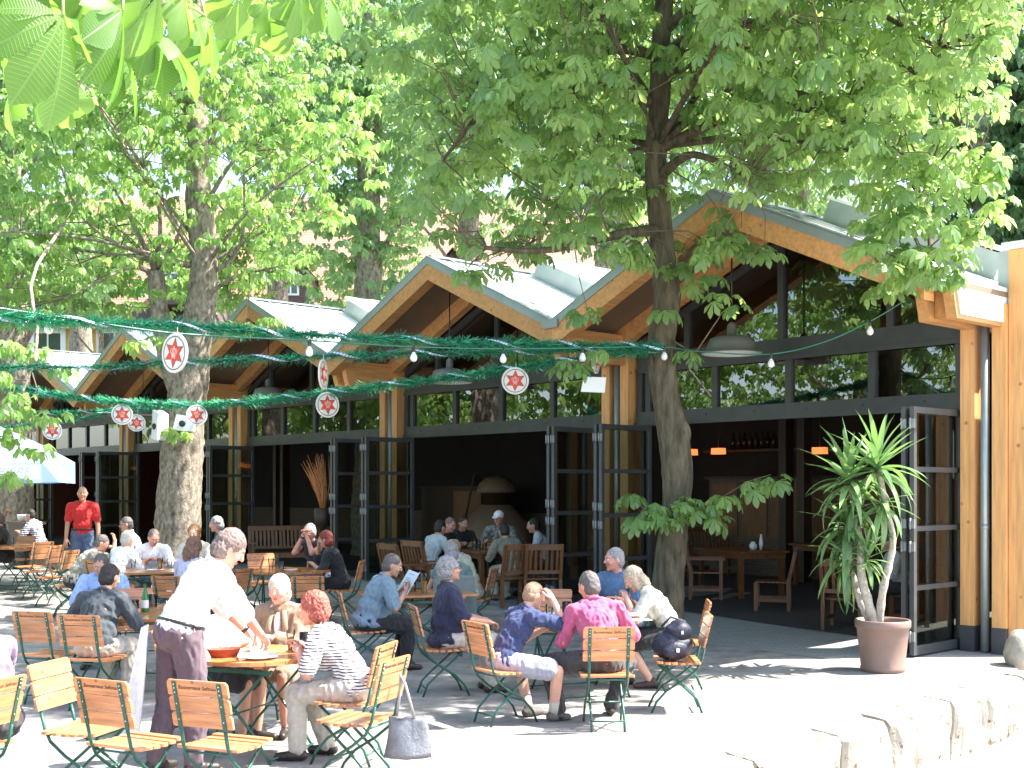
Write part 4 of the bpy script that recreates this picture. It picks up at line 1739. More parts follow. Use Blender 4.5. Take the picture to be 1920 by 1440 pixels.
teak_seat(gp(545, 24.0), -70, 1.6, 'long slatted teak bench behind the man with clasped hands', True, 'bench', 'wooden_bench', 'teak benches')
teak_seat(gp(765, 18.6), 35, .62, 'teak armchair with slatted back, left of a pair by the door')
teak_seat(gp(808, 19.1), 38, .62, 'teak armchair under the man in the pale grey shirt')
teak_seat(gp(958, 18.6), 118, .62, 'dark teak armchair under the man turning his back', False)
teak_seat(gp(1012, 18.6), 100, .60, 'teak chair standing partly behind the folded glass door', False)
teak_table(gp(905, 19.9), .95, 1.5, 30, 'dark teak table full of glasses in the middle doorway')
teak_seat(hl(hall_hit(1440, 1178, 1.0)[0], 1.1)[:2], 165, .56, 'teak chair facing left at the table inside the right bay', False)
teak_seat(hl(hall_hit(1318, 1160, 1.2)[0], 1.3)[:2], -10, .60, 'teak armchair behind the big tree trunk, inside the right bay')
teak_table(hl(hall_hit(1395, 1130, 2.2)[0], 2.1)[:2], .95, 1.5, 20, 'dark teak table with white vases inside the right bay')
teak_seat(hl(hall_hit(1330, 1080, 4.4)[0], 4.4)[:2], -70, 1.2, 'teak bench in the shadow behind the vase table', True, 'bench', 'wooden_bench', 'teak benches')
teak_seat(hl(hall_hit(1572, 1212, .15)[0], .35)[:2], 60, .56, 'teak chair hidden behind the potted palm', False)
teak_seat(hl(hall_hit(1690, 1190, 1.2)[0], 1.25)[:2], 175, .56, 'teak chair under the person in white behind the palm', False)
teak_table(hl(hall_hit(1560, 1060, 4.2)[0], 4.2)[:2], .9, 1.4, 20, 'dark teak table farther back behind the palm')
# ------------------------------------------------------------------ trees
M_LEAF_R = leafmat('chestnut_leaf', (.15, .26, .085), (.40, .60, .16), .46, rough=.26)
M_LEAF_L = leafmat('chestnut_leaf_light', (.15, .27, .075), (.42, .64, .16), .5, rough=.35)
M_LEAF_B = leafmat('far_leaf', (.13, .23, .10), (.36, .56, .19), .5)
M_LEAF_D = leafmat('far_dark_leaf', (.075, .15, .065), (.16, .32, .09), .42)
M_LEAF_F = leafmat('near_leaf', (.09, .19, .035), (.20, .42, .045), .5, veins=True)

PALM_MID = [palmate(1, .19, 7, ST_MID, .5, .3) for _ in range(8)]
PALM_5 = [palmate(1, .22, 5, ST_LO, .6, .3, 105) for _ in range(8)]
PALM_5B = [palmate(1, .24, 5, ST_MID, .5, .3, 105) for _ in range(8)]


def proj(p):
    return 960 + p[0] * F / p[1], H0 - (p[2] - CH) * F / p[1]


def in_ell(n, ells, bias=.45):
    """random points in a union of ellipsoids (c, r), pushed outwards"""
    w = np.array([e[1][0] * e[1][1] * e[1][2] for e in ells])
    idx = rng.choice(len(ells), n, p=w / w.sum())
    d = rng.normal(size=(n, 3))
    d /= np.linalg.norm(d, axis=1, keepdims=True)
    r = rng.uniform(0, 1, n) ** bias
    c = np.array([ells[i][0] for i in idx])
    s = np.array([ells[i][1] for i in idx])
    return c + d * r[:, None] * s


def limb(b, p, q, r0, r1, sag=.0, n=9, seg=7, m=0, wob=.25):
    p, q = Vector(p), Vector(q)
    mid = p.lerp(q, .45) + Vector((random.uniform(-wob, wob), random.uniform(-wob, wob), sag))
    pts = spline([p, mid, q], n)
    b.tube(pts, [r0 + (r1 - r0) * (i / (n - 1)) ** .8 for i in range(n)], seg, m, nz=.12, seed=p.x)
    return pts


def tree(label, trunk_pts, radii, bark, leaf_m, clusters, per, size, templates, limbs=(), group=None, name='chestnut_tree', twigs=1.0, down=.25, segs=18,
         jitter=.5, auto_limbs=10, nodes_from=.3, n_main=0, limb_r=.085, knots=()):
    base = Vector(trunk_pts[0])
    e = tag(empty(name, base), label, 'tree', group)
    b = MB()
    sp = spline(trunk_pts, 96)
    rr = np.interp(np.linspace(0, 1, 96), np.linspace(0, 1, len(radii)), radii)
    b.tube(sp, list(rr), segs + 10, 0, nz=.20, seed=base.x)
    for kp, kr in knots:
        k0 = len(b.v)
        b.ell(kp, kr, None, 0, 14, 10)
        for i_ in range(k0, len(b.v)):
            q_ = Vector(b.v[i_])
            b.v[i_] = tuple(Vector(kp) + (q_ - Vector(kp)) * (1 + .5 * noise.noise(q_ * 8)))
    nodes = [v for v in sp[int(96 * nodes_from):]]
    for lm in limbs:
        pts = spline(lm[0], 14)
        b.tube(pts, [lm[1] + (lm[2] - lm[1]) * i / 13 for i in range(14)], 9, 0, nz=.12, seed=1.0)
        nodes += pts[2:]
    C = np.asarray(clusters)
    CM = C[:n_main] if n_main else C
    # automatic limbs to spread-out clusters
    if auto_limbs:
        pick = [CM[rng.integers(len(CM))]]
        for _ in range(auto_limbs - 1):
            cand = CM[rng.integers(0, len(CM), 30)]
            dmin = np.min(np.linalg.norm(cand[:, None] - np.array(pick)[None], axis=2), axis=1)
            pick.append(cand[int(np.argmax(dmin))])
        for q in pick:
            q = Vector(q)
            cand = [v for v in sp[int(96 * nodes_from):-1] if v.z < q.z + .6] or sp[int(96 * nodes_from):-1]
            v = min(cand, key=lambda t: abs((q - t).length * .4 + (t.z - q.z + (q - t).length * .35)))
            k = sp.index(v)
            nodes += limb(b, v, q, min(limb_r, rr[k] * .5), .012, .25, 10)[2:]
    NA = np.array([tuple(v) for v in nodes])
    NC = np.zeros(len(NA), int)
    if twigs > 0:
        for c in C:
            if rng.uniform() > twigs:
                continue
            i = int(np.argmin(np.linalg.norm(NA - c, axis=1) + .35 * np.maximum(0, NA[:, 2] - c[2]) + 9.0 * (NC > 3)))
            NC[i] += 1
            p, q = Vector(NA[i]), Vector(c)
            lq = (q - p).length
            mid = p.lerp(q, .5) + Vector((random.uniform(-.22, .22) * lq, random.uniform(-.22, .22) * lq, .12 * lq * random.uniform(-.3, 1)))
            if n_main and len(C) > n_main and any(abs(c[0] - t_[0]) + abs(c[2] - t_[2]) < 1e-6 for t_ in C[n_main:]) and rng.uniform() < .65:
                continue
            l = (q - p).length
            if l > 1.3:
                continue
            b.tube([p, mid, q], [.006 + .006 * l, .006 + .003 * l, .004], 4, 1, cap=False)
    me = b.mesh('trunk', [bark, M_TWIG])
    me.transform(Matrix.Translation(-base))
    link('trunk', me, e)
    pos, yd, up, sc, tone = whorls(C, per, size, jitter, down)
    V, Q, T, U = scatter(templates, pos, yd, up, sc, tone)
    me = np_mesh('crown', V - np.array(base), Q, leaf_m, T)
    link('crown', me, e)
    return e


def keep_under(C, xs_, ys_, margin=0):
    """keep points whose sight line lies above the lower outline of the crown"""
    px = 960 + C[:, 0] * F / C[:, 1]
    py = H0 - (C[:, 2] - CH) * F / C[:, 1]
    return C[py < np.interp(px, xs_, ys_) - margin]


# right-hand chestnut
TY = 14.9
base = (xw(1252, TY), TY, -.05)
tp = [base] + [tuple(at(x, y, TY)) for x, y in ((1250, 1150), (1253, 1080), (1262, 1000), (1270, 910), (1262, 815), (1249, 740), (1240, 640), (1248, 550), (1240, 450),
                                                (1231, 300), (1238, 150), (1244, 20))] + [(2.1, TY, 9.6), (2.4, TY, 11.6)]
tr_ = [.245, .22, .205, .195, .20, .19, .18, .17, .175, .15, .135, .13, .115, .09, .04]
C = in_ell(2900, [((2.3, 14.8, 8.9), (4.4, 4.3, 4.6)), ((4.2, 13.6, 6.6), (2.1, 1.9, 2.2)), ((.2, 14.2, 6.6), (2.2, 2.4, 2.2)), ((3.3, 12.0, 7.6), (2.6, 1.7, 2.2)), ((3.6, 11.5, 7.3), (1.7, 1.1, 1.3)), ((4.9, 11.8, 7.3), (1.5, 1.2, 1.4)), ((2.2, 11.5, 7.6), (1.7, 1.1, 1.2)), ((2.6, 11.9, 9.9), (2.0, 1.4, 1.1)), ((4.2, 12.2, 9.9), (1.6, 1.5, 1.1))], .5)  # trailing ellipsoids: extra foliage above the view, added to shade the ground
lim_x = [500, 740, 790, 850, 950, 1010, 1060, 1120, 1180, 1240, 1300, 1370, 1440, 1500, 1540, 1600, 1640, 1700, 1740, 1790, 1840, 1880, 1920]
lim_y = [60, 250, 440, 560, 540, 560, 470, 520, 540, 560, 545, 470, 470, 350, 380, 400, 500, 520, 520, 400, 330, 180, -50]
C = keep_under(C, lim_x, lim_y, 25)
C = C[(C[:, 1] > 10.5) & ((C[:, 0] - .75 * C[:, 2] < 1.5) | (C[:, 1] > 14.2))]
extra = []
for px, py, dy, k in ((1230, 955, -.35, 3), (1300, 945, -.4, 3), (1350, 930, -.5, 2), (1400, 905, -.5, 2), (1440, 893, -.5, 1), (1205, 975, -.5, 2), (1270, 975, -.5, 2), (1180, 935, -.4, 1), (1330, 960, -.3, 2),
                      (1365, 565, -.6, 2), (1300, 655, -.3, 1), (1062, 690, -.9, 2), (1110, 650, -.8, 1), (1320, 520, -.4, 2), (1690, 530, -1.4, 2), (1660, 545, -1.3, 2), (1730, 520, -1.5, 2), (1100, 590, -.8, 2),
                      (1230, 590, -.5, 1), (1270, 500, -.5, 3), (1200, 480, -.6, 3), (1420, 470, -.8, 3), (1350, 450, -.8, 3)):
    for _ in range(k):
        p = at(px + random.uniform(-18, 18), py + random.uniform(-10, 10), TY + dy + random.uniform(-.15, .15))
        extra.append(tuple(p))
for _ in range(85):
    a_ = random.random()
    cx_ = 1540 + 330 * a_
    cy_ = random.uniform(300, 555) - 40 * abs(a_ - .55) * 2
    if cx_ + (cy_ - 300) * .35 < 1650 or cy_ > 800 - .22 * cx_ + 140 * (1 - abs(a_ - .6) * 2):
        continue
    extra.append(tuple(at(cx_, cy_, random.uniform(12.3, 13.0))))
pxc = 960 + C[:, 0] * F / C[:, 1]
pyc = H0 - (C[:, 2] - CH) * F / C[:, 1]
C = C[~((pxc > 1185) & (pxc < 1295) & (pyc < 490) & (C[:, 1] < 15.1) & (rng.uniform(0, 1, len(C)) < .93))]
NM = len(C)
C = np.concatenate([C, np.array(extra)])
lb = []
for pts, dy in (([(1240, 110), (1300, 65), (1390, 42), (1465, 46), (1505, 95)], -.9), ([(1235, 105), (1160, 92), (1100, 118), (1075, 175)], -.8),
                ([(1235, 330), (1300, 290), (1400, 330)], -1.5), ([(1240, 430), (1160, 440), (1020, 470), (880, 462)], -1.6), ([(1242, 60), (1400, -60), (1600, 0), (1760, 90)], -2.0),
                ([(1240, 200), (1080, 150), (930, 190), (830, 300)], -1.2), ([(1235, 280), (1420, 200), (1600, 230), (1740, 330)], -1.6), ([(1245, 0), (1050, -120), (880, -40)], .8), ([(1240, 240), (1450, 170), (1660, 260), (1740, 420), (1735, 520)], -1.7), ([(1240, 150), (1500, 60), (1740, 150), (1830, 300)], -1.6)):
    k = len(pts)
    lb.append(([tuple(at(x, y, TY + dy * i / (k - 1))) for i, (x, y) in enumerate(pts)], .075, .02))
for pts, dy in (([(1265, 960), (1330, 945), (1400, 905), (1445, 890)], -.5), ([(1255, 970), (1220, 965), (1185, 930)], -.4), ([(1262, 640), (1290, 655), (1305, 660)], -.2)):
    k = len(pts)
    lb.append(([tuple(at(x, y, TY + dy * i / (k - 1) - .15)) for i, (x, y) in enumerate(pts)], .014, .005))
tree('big chestnut with bare mossy trunk in front of the right-hand gable', tp, tr_, M_BARKG, M_LEAF_R, C, 5, .18, PALM_MID, lb, auto_limbs=16, nodes_from=.72, n_main=NM, limb_r=.045, knots=((at(1279, 815, TY - .06), (.11, .10, .17)), (at(1252, 527, TY - .13), (.07, .06, .07)), (at(1262, 845, TY - .14), (.09, .07, .10))), group='chestnut trees of the beer garden')

# left-hand forked chestnut
LY = 22.2
gl = gz(LY)
tp = [(xw(333, LY), LY, gl - .1)] + [tuple(at(x, y, LY)) for x, y in ((334, 1030), (337, 930), (344, 830), (350, 750), (364, 660), (378, 560), (381, 460), (374, 360), (372, 250), (366, 150), (372, 40))] + [(-5.9, LY, 12.2)]
tr_ = [.52, .43, .40, .38, .35, .30, .275, .26, .24, .21, .18, .13, .05]
fork = [tuple(at(x, y, LY - .1)) for x, y in ((338, 740), (318, 680), (303, 610), (296, 545), (292, 510))]
fl = [(fork, .20, .155)]
for pts, dy in (([(292, 515), (275, 478), (215, 455), (150, 400), (110, 300)], -1.5), ([(292, 510), (300, 440), (296, 380), (270, 300)], .5), ([(290, 515), (250, 500), (200, 520), (120, 560)], -2.0),
                ([(292, 505), (330, 450), (345, 400)], -.6), ([(285, 490), (240, 400), (200, 330)], .2)):
    k = len(pts)
    fl.append(([tuple(at(x, y, LY + dy * i / (k - 1))) for i, (x, y) in enumerate(pts)], .055, .015))
for pts, dy in (([(380, 520), (430, 490), (456, 440), (458, 350), (455, 290)], -.8), ([(376, 400), (440, 300), (520, 250)], -1.0), ([(374, 330), (420, 200), (430, 160)], .5), ([(380, 560), (440, 520), (520, 500)], -1.2)):
    k = len(pts)
    fl.append(([tuple(at(x, y, LY + dy * i / (k - 1))) for i, (x, y) in enumerate(pts)], .05, .015))
C = in_ell(1350, [((-7.6, 22.0, 9.2), (4.6, 4.2, 3.6)), ((-4.3, 21.5, 8.4), (3.2, 3.4, 3.2)), ((-9.3, 21.5, 6.6), (2.8, 3.0, 1.7)), ((-6.5, 22, 12), (4, 4, 3)), ((-9.0, 21.0, 5.9), (3.0, 2.6, 1.3)), ((-7.9, 20.5, 5.2), (1.6, 1.5, .8))], .55)
C = keep_under(C, [-400, 0, 60, 150, 260, 300, 420, 470, 520, 600, 700, 760], [650, 630, 612, 600, 590, 560, 500, 600, 520, 500, 380, 250])
px = 960 + C[:, 0] * F / C[:, 1]
py = H0 - (C[:, 2] - CH) * F / C[:, 1]
# openings where the tiled roof and the dormer show through
gap = ((px > 215) & (px < 345) & (py > 385) & (py < 570) & (rng.uniform(0, 1, len(C)) < .6)) | ((px > 150) & (px < 420) & (py > 370) & (py < 480) & (rng.uniform(0, 1, len(C)) < .35))
C = C[~gap]
extra = []
for px_, py_, Y_, k in ((20, 640, 17, 3), (70, 655, 17, 3), (110, 690, 17, 2), (40, 750, 16.5, 3), (90, 790, 16.5, 2), (15, 810, 16, 3), (60, 835, 16, 2), (10, 885, 16, 2), (0, 700, 16.5, 3), (25, 900, 16, 1), (5, 770, 16, 3),
                        (340, 812, 21.4, 3), (325, 808, 21.3, 1), (250, 640, 20.5, 2), (455, 610, 21, 3), (500, 600, 20.5, 2), (420, 600, 21.3, 2), (300, 630, 21, 2)):
    for _ in range(k):
        extra.append(tuple(at(px_ + random.uniform(-16, 16), py_ + random.uniform(-12, 12), Y_ + random.uniform(-.4, .4))))
NM = len(C)
C = np.concatenate([C, np.array(extra)])
fl.append(([tuple(at(x, y, Y)) for x, y, Y in ((10, 795, 16.6), (40, 740, 16.6), (60, 690, 16.8), (70, 620, 17.2), (60, 520, 18), (120, 420, 20))], .012, .03))
tree('tall forked chestnut with flaking sunlit bark, left of the middle', tp, tr_, M_BARK, M_LEAF_L, C, 6, .185, PALM_5, fl, auto_limbs=12, nodes_from=.55, twigs=.8, n_main=NM, limb_r=.045, group='chestnut trees of the beer garden')

# trees behind the hall and at the sides
def far_tree(label, X, Y, h, r, ells, n, size, lm, bark=M_BARK, lim=None, z0=0.0, per=5, lean=0.0, templates=None, tw=.15, al=9):
    tp = [(X, Y, z0), (X + .1, Y, h * .2), (X + lean * .4, Y, h * .45), (X + lean * .7, Y, h * .7), (X + lean, Y, h)]
    C = in_ell(n, ells, .6)
    if lim:
        C = keep_under(C, *lim)
    return tree(label, tp, [r * 1.25, r, r * .85, r * .6, r * .15], bark, lm, C, per, size, templates or PALM_5, (), group='trees behind the hall', name='broadleaf_tree', twigs=tw, auto_limbs=al, nodes_from=.35, segs=12)


lim_b = ([-600, 760, 800, 1040, 1260, 1440, 1560, 1900, 2600], [540, 540, 470, 500, 420, 380, 420, 470, 470])
X = xw(690, 31)
far_tree('slender dark tree rising behind the second and third gables', X, 31, 17, .42, [((X, 31, 8.6), (2.1, 2.2, 2.9)), ((X + .2, 31, 13), (3.3, 3, 4.2)), ((X - 1.5, 30.5, 11.0), (2, 2, 2))], 1100, .24, M_LEAF_B, lim=None)
X = xw(1150, 29)
far_tree('dark tree half hidden behind the ridge of the second gable', X, 29, 16, .5, [((X + .3, 29, 9.5), (2.6, 2.5, 2.4)), ((X, 29, 13), (4, 3.2, 4))], 800, .26, M_LEAF_D, lim=lim_b)
X = xw(1885, 25)
far_tree('dark shaded tree behind the right end of the hall', X, 25, 15, .35, [((X, 25, 6.8), (2.4, 2.4, 2.3)), ((X + .6, 25.5, 10.5), (3.0, 3, 3.5))], 1700, .24, M_LEAF_D, lean=-.8)
X = xw(2060, 27)
far_tree('broad dark tree at the far right edge', X, 27, 16, .45, [((X, 27, 7), (2.6, 3, 3)), ((X, 27, 12), (3.6, 3.4, 4))], 1200, .26, M_LEAF_D)
X = xw(1500, 36)
far_tree('pale green tree far behind the right-hand gable', X, 36, 19, .4, [((X, 36, 13), (4.2, 4, 4.6))], 650, .28, M_LEAF_B, lim=lim_b)
X = xw(20, 29)
far_tree('dark trunked tree behind the hall at the left edge', X, 29, 16, .38, [((X, 29, 11.5), (3.6, 3.4, 3.6)), ((X + .3, 29, 7.5), (2.6, 2.4, 1.4))], 650, .25, M_LEAF_B)
X = xw(520, 42)
far_tree('tall tree rising over the tiled roof, left of the slender one', X, 42, 21, .4, [((X, 42, 16.5), (5.2, 4, 4.5))], 900, .30, M_LEAF_B, lim=([-600, 2600], [300, 300]))
X = xw(150, 50)
far_tree('pale tree far behind the tiled roof', X, 50, 24, .5, [((X, 50, 19), (7, 5, 5))], 500, .34, M_LEAF_B, lim=([-600, 2600], [330, 330]))
X = xw(880, 40)
far_tree('tall pale tree between the slender tree and the big crown', X, 40, 21, .45, [((X, 40, 15), (4.2, 4, 5.5))], 750, .30, M_LEAF_B, lim=([-600, 2600], [440, 440]))
for px_, py_, lab in ((430, 455, 'pale young tree in front of the tiled roof, right of the forked trunk'), (190, 470, 'pale young tree in front of the tiled roof, left of the forked trunk')):
    q_ = at(px_, py_, 38)
    far_tree(lab, q_.x, 38, q_.z + 1, .12, [((q_.x, 38, q_.z), (3.1, 2.0, 2.3)), ((q_.x - .8, 38, q_.z - 1.4), (2.2, 1.6, 1.0))], 330, .26, M_LEAF_L, tw=.3)
# a tree to the left whose leaves the big windows mirror
for (x_, y_, lab) in ((-19, 20, 'nearest'), (-21, 29, 'second'), (-26, 36, 'third'), (-30, 27, 'farthest left')):
    far_tree('leafy tree outside the frame on the left, the %s of a row of four' % lab, x_, y_, 13, .35, [((x_, y_, 7.5), (3.8, 4.2, 5.5))], 800, .38, M_LEAF_L, tw=0, al=4)
far_tree('leafy tree to the left, mirrored in the upper windows', -12.5, 12.5, 12, .35, [((-11.5, 12.5, 6.3), (2.8, 4.5, 3.0)), ((-12.5, 17, 6.2), (2.5, 3.5, 3))], 1300, .22, M_LEAF_L, z0=0)

# ------------------------------------------------------------------ near branch at the top left
NEAR = [palmate(1, .23, 7, ST_HI, .55, .5, 118, .22) for _ in range(4)]
tb = (-2.35, 1.35, -.56)
e = tag(empty('chestnut_tree', tb), 'near chestnut whose big ribbed leaves hang in at the top left', 'tree')
b = MB()
tp = spline([tb, (-2.4, 1.35, 1.2), (-2.3, 1.4, 2.6), (-2.2, 1.5, 4.2)], 20)
b.tube(tp, list(np.linspace(.2, .13, 20)), 14, nz=.15)
pos, yd, up, sc, tone = [], [], [], [], []


def near_leaf(px, py, Y, tx, ty, dy, L, roll=0.0, tn=.5):
    """hub at a pixel and depth, tip of the middle leaflet towards another pixel"""
    p = at(px, py, Y)
    q = at(tx, ty, Y + dy)
    d = (q - p).normalized()
    pos.append(tuple(p))
    yd.append(tuple(d))
    n_ = Vector((.35, -.55, .75))
    n_ = (n_ - d * n_.dot(d)).normalized()
    n_ = Matrix.Rotation(R(roll), 3, d) @ n_
    up.append(tuple(n_))
    sc.append(L)
    tone.append(tn)
    return p


hubs = []
hubs.append(near_leaf(118, 28, 2.1, 215, 235, .02, .215, -10, .55))
hubs.append(near_leaf(30, -30, 2.3, -40, 60, .05, .17, 20, .4))
hubs.append(near_leaf(215, 60, 2.5, 370, 215, .05, .19, -40, .25))
hubs.append(near_leaf(20, 165, 2.7, -30, 215, .02, .12, 10, .6))
hubs.append(near_leaf(130, 185, 2.9, 120, 265, .03, .115, 0, .7))
hubs.append(near_leaf(290, 50, 2.6, 420, 110, .1, .18, -35, .35))
hubs.append(near_leaf(345, -5, 2.6, 440, 75, .1, .15, 15, .8))
hubs.append(near_leaf(385, 30, 3.0, 480, 130, .1, .16, -30, .5))
hubs.append(near_leaf(555, 55, 3.6, 545, 125, .05, .15, 0, .6))
hubs.append(near_leaf(500, 5, 3.5, 560, 60, .1, .14, 30, .7))
hubs.append(near_leaf(610, -15, 3.6, 655, 50, .0, .15, 10, .65))
hubs.append(near_leaf(180, -35, 2.4, 150, 20, .1, .14, 60, .85))
hubs.append(near_leaf(60, 60, 2.9, 30, 140, .1, .15, -20, .2))
hubs.append(near_leaf(250, 120, 3.2, 260, 190, .1, .13, 25, .3))
hubs.append(near_leaf(330, 95, 3.4, 350, 190, .1, .14, -20, .3))
hubs.append(near_leaf(440, 60, 3.8, 470, 130, .1, .14, 20, .45))
for a_ in ((300, -20, 2.4, 330, 60, .05, .20, 25, .75), (230, 20, 2.3, 300, 140, .05, .20, -30, .3), (70, 110, 2.5, 20, 200, .05, .17, 10, .45), (10, 70, 2.4, -20, 170, .05, .2, -20, .35), (450, -10, 3.2, 480, 60, .05, .17, 40, .8),
           (170, 110, 2.6, 170, 190, .05, .16, -15, .35), (400, 90, 3.1, 385, 185, .05, .16, -40, .25), (560, -25, 3.4, 600, 20, .05, .17, 30, .6), (-10, -20, 2.2, 40, 70, .05, .2, 20, .5)):
    hubs.append(near_leaf(*a_))
V, Q, T, U = scatter(NEAR, np.array(pos), np.array(yd), np.array(up), np.array(sc), np.array(tone))
me = np_mesh('crown', V - np.array(tb), Q, M_LEAF_F, T, U, smooth=True)
link('crown', me, e)
mains = [[(-2.25, 1.5, 3.6), (-1.6, 1.9, 3.45), (-1.0, 2.3, 3.15), (-.75, 2.5, 3.02)], [(-2.25, 1.5, 3.7), (-1.7, 2.6, 3.75), (-1.2, 3.2, 3.65), (-.7, 3.5, 3.6), (-.52, 3.6, 3.56)]]
br = []
for mpt in mains:
    sp = spline(mpt, 14)
    br += sp
    b.tube(sp, list(np.linspace(.03, .006, 14)), 7)
for h in hubs:
    q = min(br, key=lambda t: (t - h).length)
    b.tube([q, q.lerp(h, .5) + Vector((0, 0, .02)), h], [.005, .0035, .003], 6, 1)
me = b.mesh('trunk', [M_BARK, mat('leaf_stalk', (.20, .24, .07), .6, .1)])
me.transform(Matrix.Translation(-Vector(tb)))
link('trunk', me, e)

# ------------------------------------------------------------------ potted yucca
PY = 13.0
e = tag(empty('potted_palm', (xw(1655, PY), PY, 0)), 'tall yucca palm with two bare stems in a brown plastic pot', 'potted plant')
b = MB()
b.lathe([(.225, 0), (.235, .02), (.24, .045), (.232, .06), (.265, .36), (.268, .37), (.275, .47), (.292, .48), (.297, .50), (.297, .555), (.288, .565), (.272, .56), (.262, .50), (.262, .48)], 36, m=0, cap=False)
b.lathe([(.225, 0), (.01, .001)], 36, m=0, cap=False)
b.build('pot', M_TERRA, e)
b = MB()
b.lathe([(.262, .49), (.2, .50), (.1, .51), (.01, .515)], 24, cap=False)
b.build('soil', M_SOIL, e)


def yp(px, py, dy=0.0):
    return at(px, py, PY + dy) - Vector((xw(1655, PY), PY, 0))


M_STEM = mat('yucca_stem', (.42, .36, .29), .85, .3, 25, .6, 50)
b = MB()
st1 = [yp(1640, 1172), yp(1628, 1130), yp(1615, 1080, .03), yp(1614, 1030, .05), yp(1606, 980, .1), yp(1595, 900, .1)]
st2 = [yp(1648, 1172), yp(1655, 1110, -.05), yp(1668, 1055, -.05), yp(1674, 1010, -.05), yp(1664, 960, -.05), yp(1648, 880, -.02)]
st3 = [yp(1630, 1165, .05), yp(1610, 1120, .12), yp(1596, 1060, .2), yp(1590, 1030, .22)]
for st, r in ((st1, .040), (st2, .032), (st3, .03)):
    sp = spline(st, 26)
    b.tube(sp, [r * (1 + .16 * ((i % 3) == 0)) * (1.35 - .5 * i / 25) for i in range(26)], 10, nz=.1)
b.build('stem', M_STEM, e)
M_YUC = leafmat('yucca_leaf', (.15, .27, .11), (.24, .44, .10), .25, rough=.18)
M_YUCD = leafmat('yucca_old_leaf', (.11, .205, .075), (.18, .34, .07), .25, rough=.22)


def rosette(c, n, L, lo, hi, W=.033, m=M_YUC):
    V, Q, T = [], [], []
    o = 0
    for i in range(n):
        a = i * 2.39996 + random.uniform(-.2, .2)
        el = R(lo + (hi - lo) * (i / n) ** 1.1 + random.uniform(-7, 7))
        l = L * random.uniform(.72, 1.05)
        k = 8
        p = Vector(c) + Vector((0, 0, .12 * (i / n)))
        w0 = W * random.uniform(.85, 1.15)
        bend = R(random.uniform(2, 8)) * (1.6 if el < R(20) else .6)
        tn = random.uniform(.15, .95)
        ca, sa = math.cos(a), math.sin(a)
        side = Vector((-sa, ca, 0))
        for j in range(k):
            v = j / (k - 1)
            w = w0 * min(1, .55 + v * 2.2) * (1 - v ** 3.2) + .001
            nrm = Vector((-ca * math.sin(el), -sa * math.sin(el), math.cos(el)))
            for s in (-1, 0, 1):
                V.append(tuple(p + side * (s * w) + nrm * (abs(s) * w * .35)))
                T.append(tn)
            p = p + Vector((ca * math.cos(el), sa * math.cos(el), math.sin(el))) * (l / (k - 1))
            el -= bend
        for j in range(k - 1):
            for s in (0, 1):
                q = o + j * 3 + s
                Q.append((q, q + 1, q + 4, q + 3))
        o += k * 3
    me = np_mesh('foliage', np.array(V), np.array(Q), m, np.array(T), smooth=True)
    link('foliage', me, e)


rosette(yp(1645, 890, -.02), 44, .70, -25, 88, W=.036)
rosette(yp(1592, 912, .08), 44, .66, -30, 88, W=.036)
rosette(yp(1588, 1000, .12), 30, .60, -60, 60, m=M_YUCD)
rosette(yp(1585, 1058, .2), 26, .60, -75, 45, m=M_YUCD)
rosette(yp(1625, 1060, .0), 24, .40, -30, 85, W=.026)
rosette(yp(1655, 960, -.05), 20, .50, -80, 40)
rosette(yp(1600, 960, .02), 18, .55, -85, 30, m=M_YUCD)

# ------------------------------------------------------------------ garlands, string of bulbs, signs
M_TINSEL = mat('green_tinsel', (.012, .19, .085), .55, .45, 30, col2=(.05, .46, .22))
M_RIBBON = checkmat('blue_white_ribbon', (.72, .76, .80), (.18, .26, .50), 1.0)


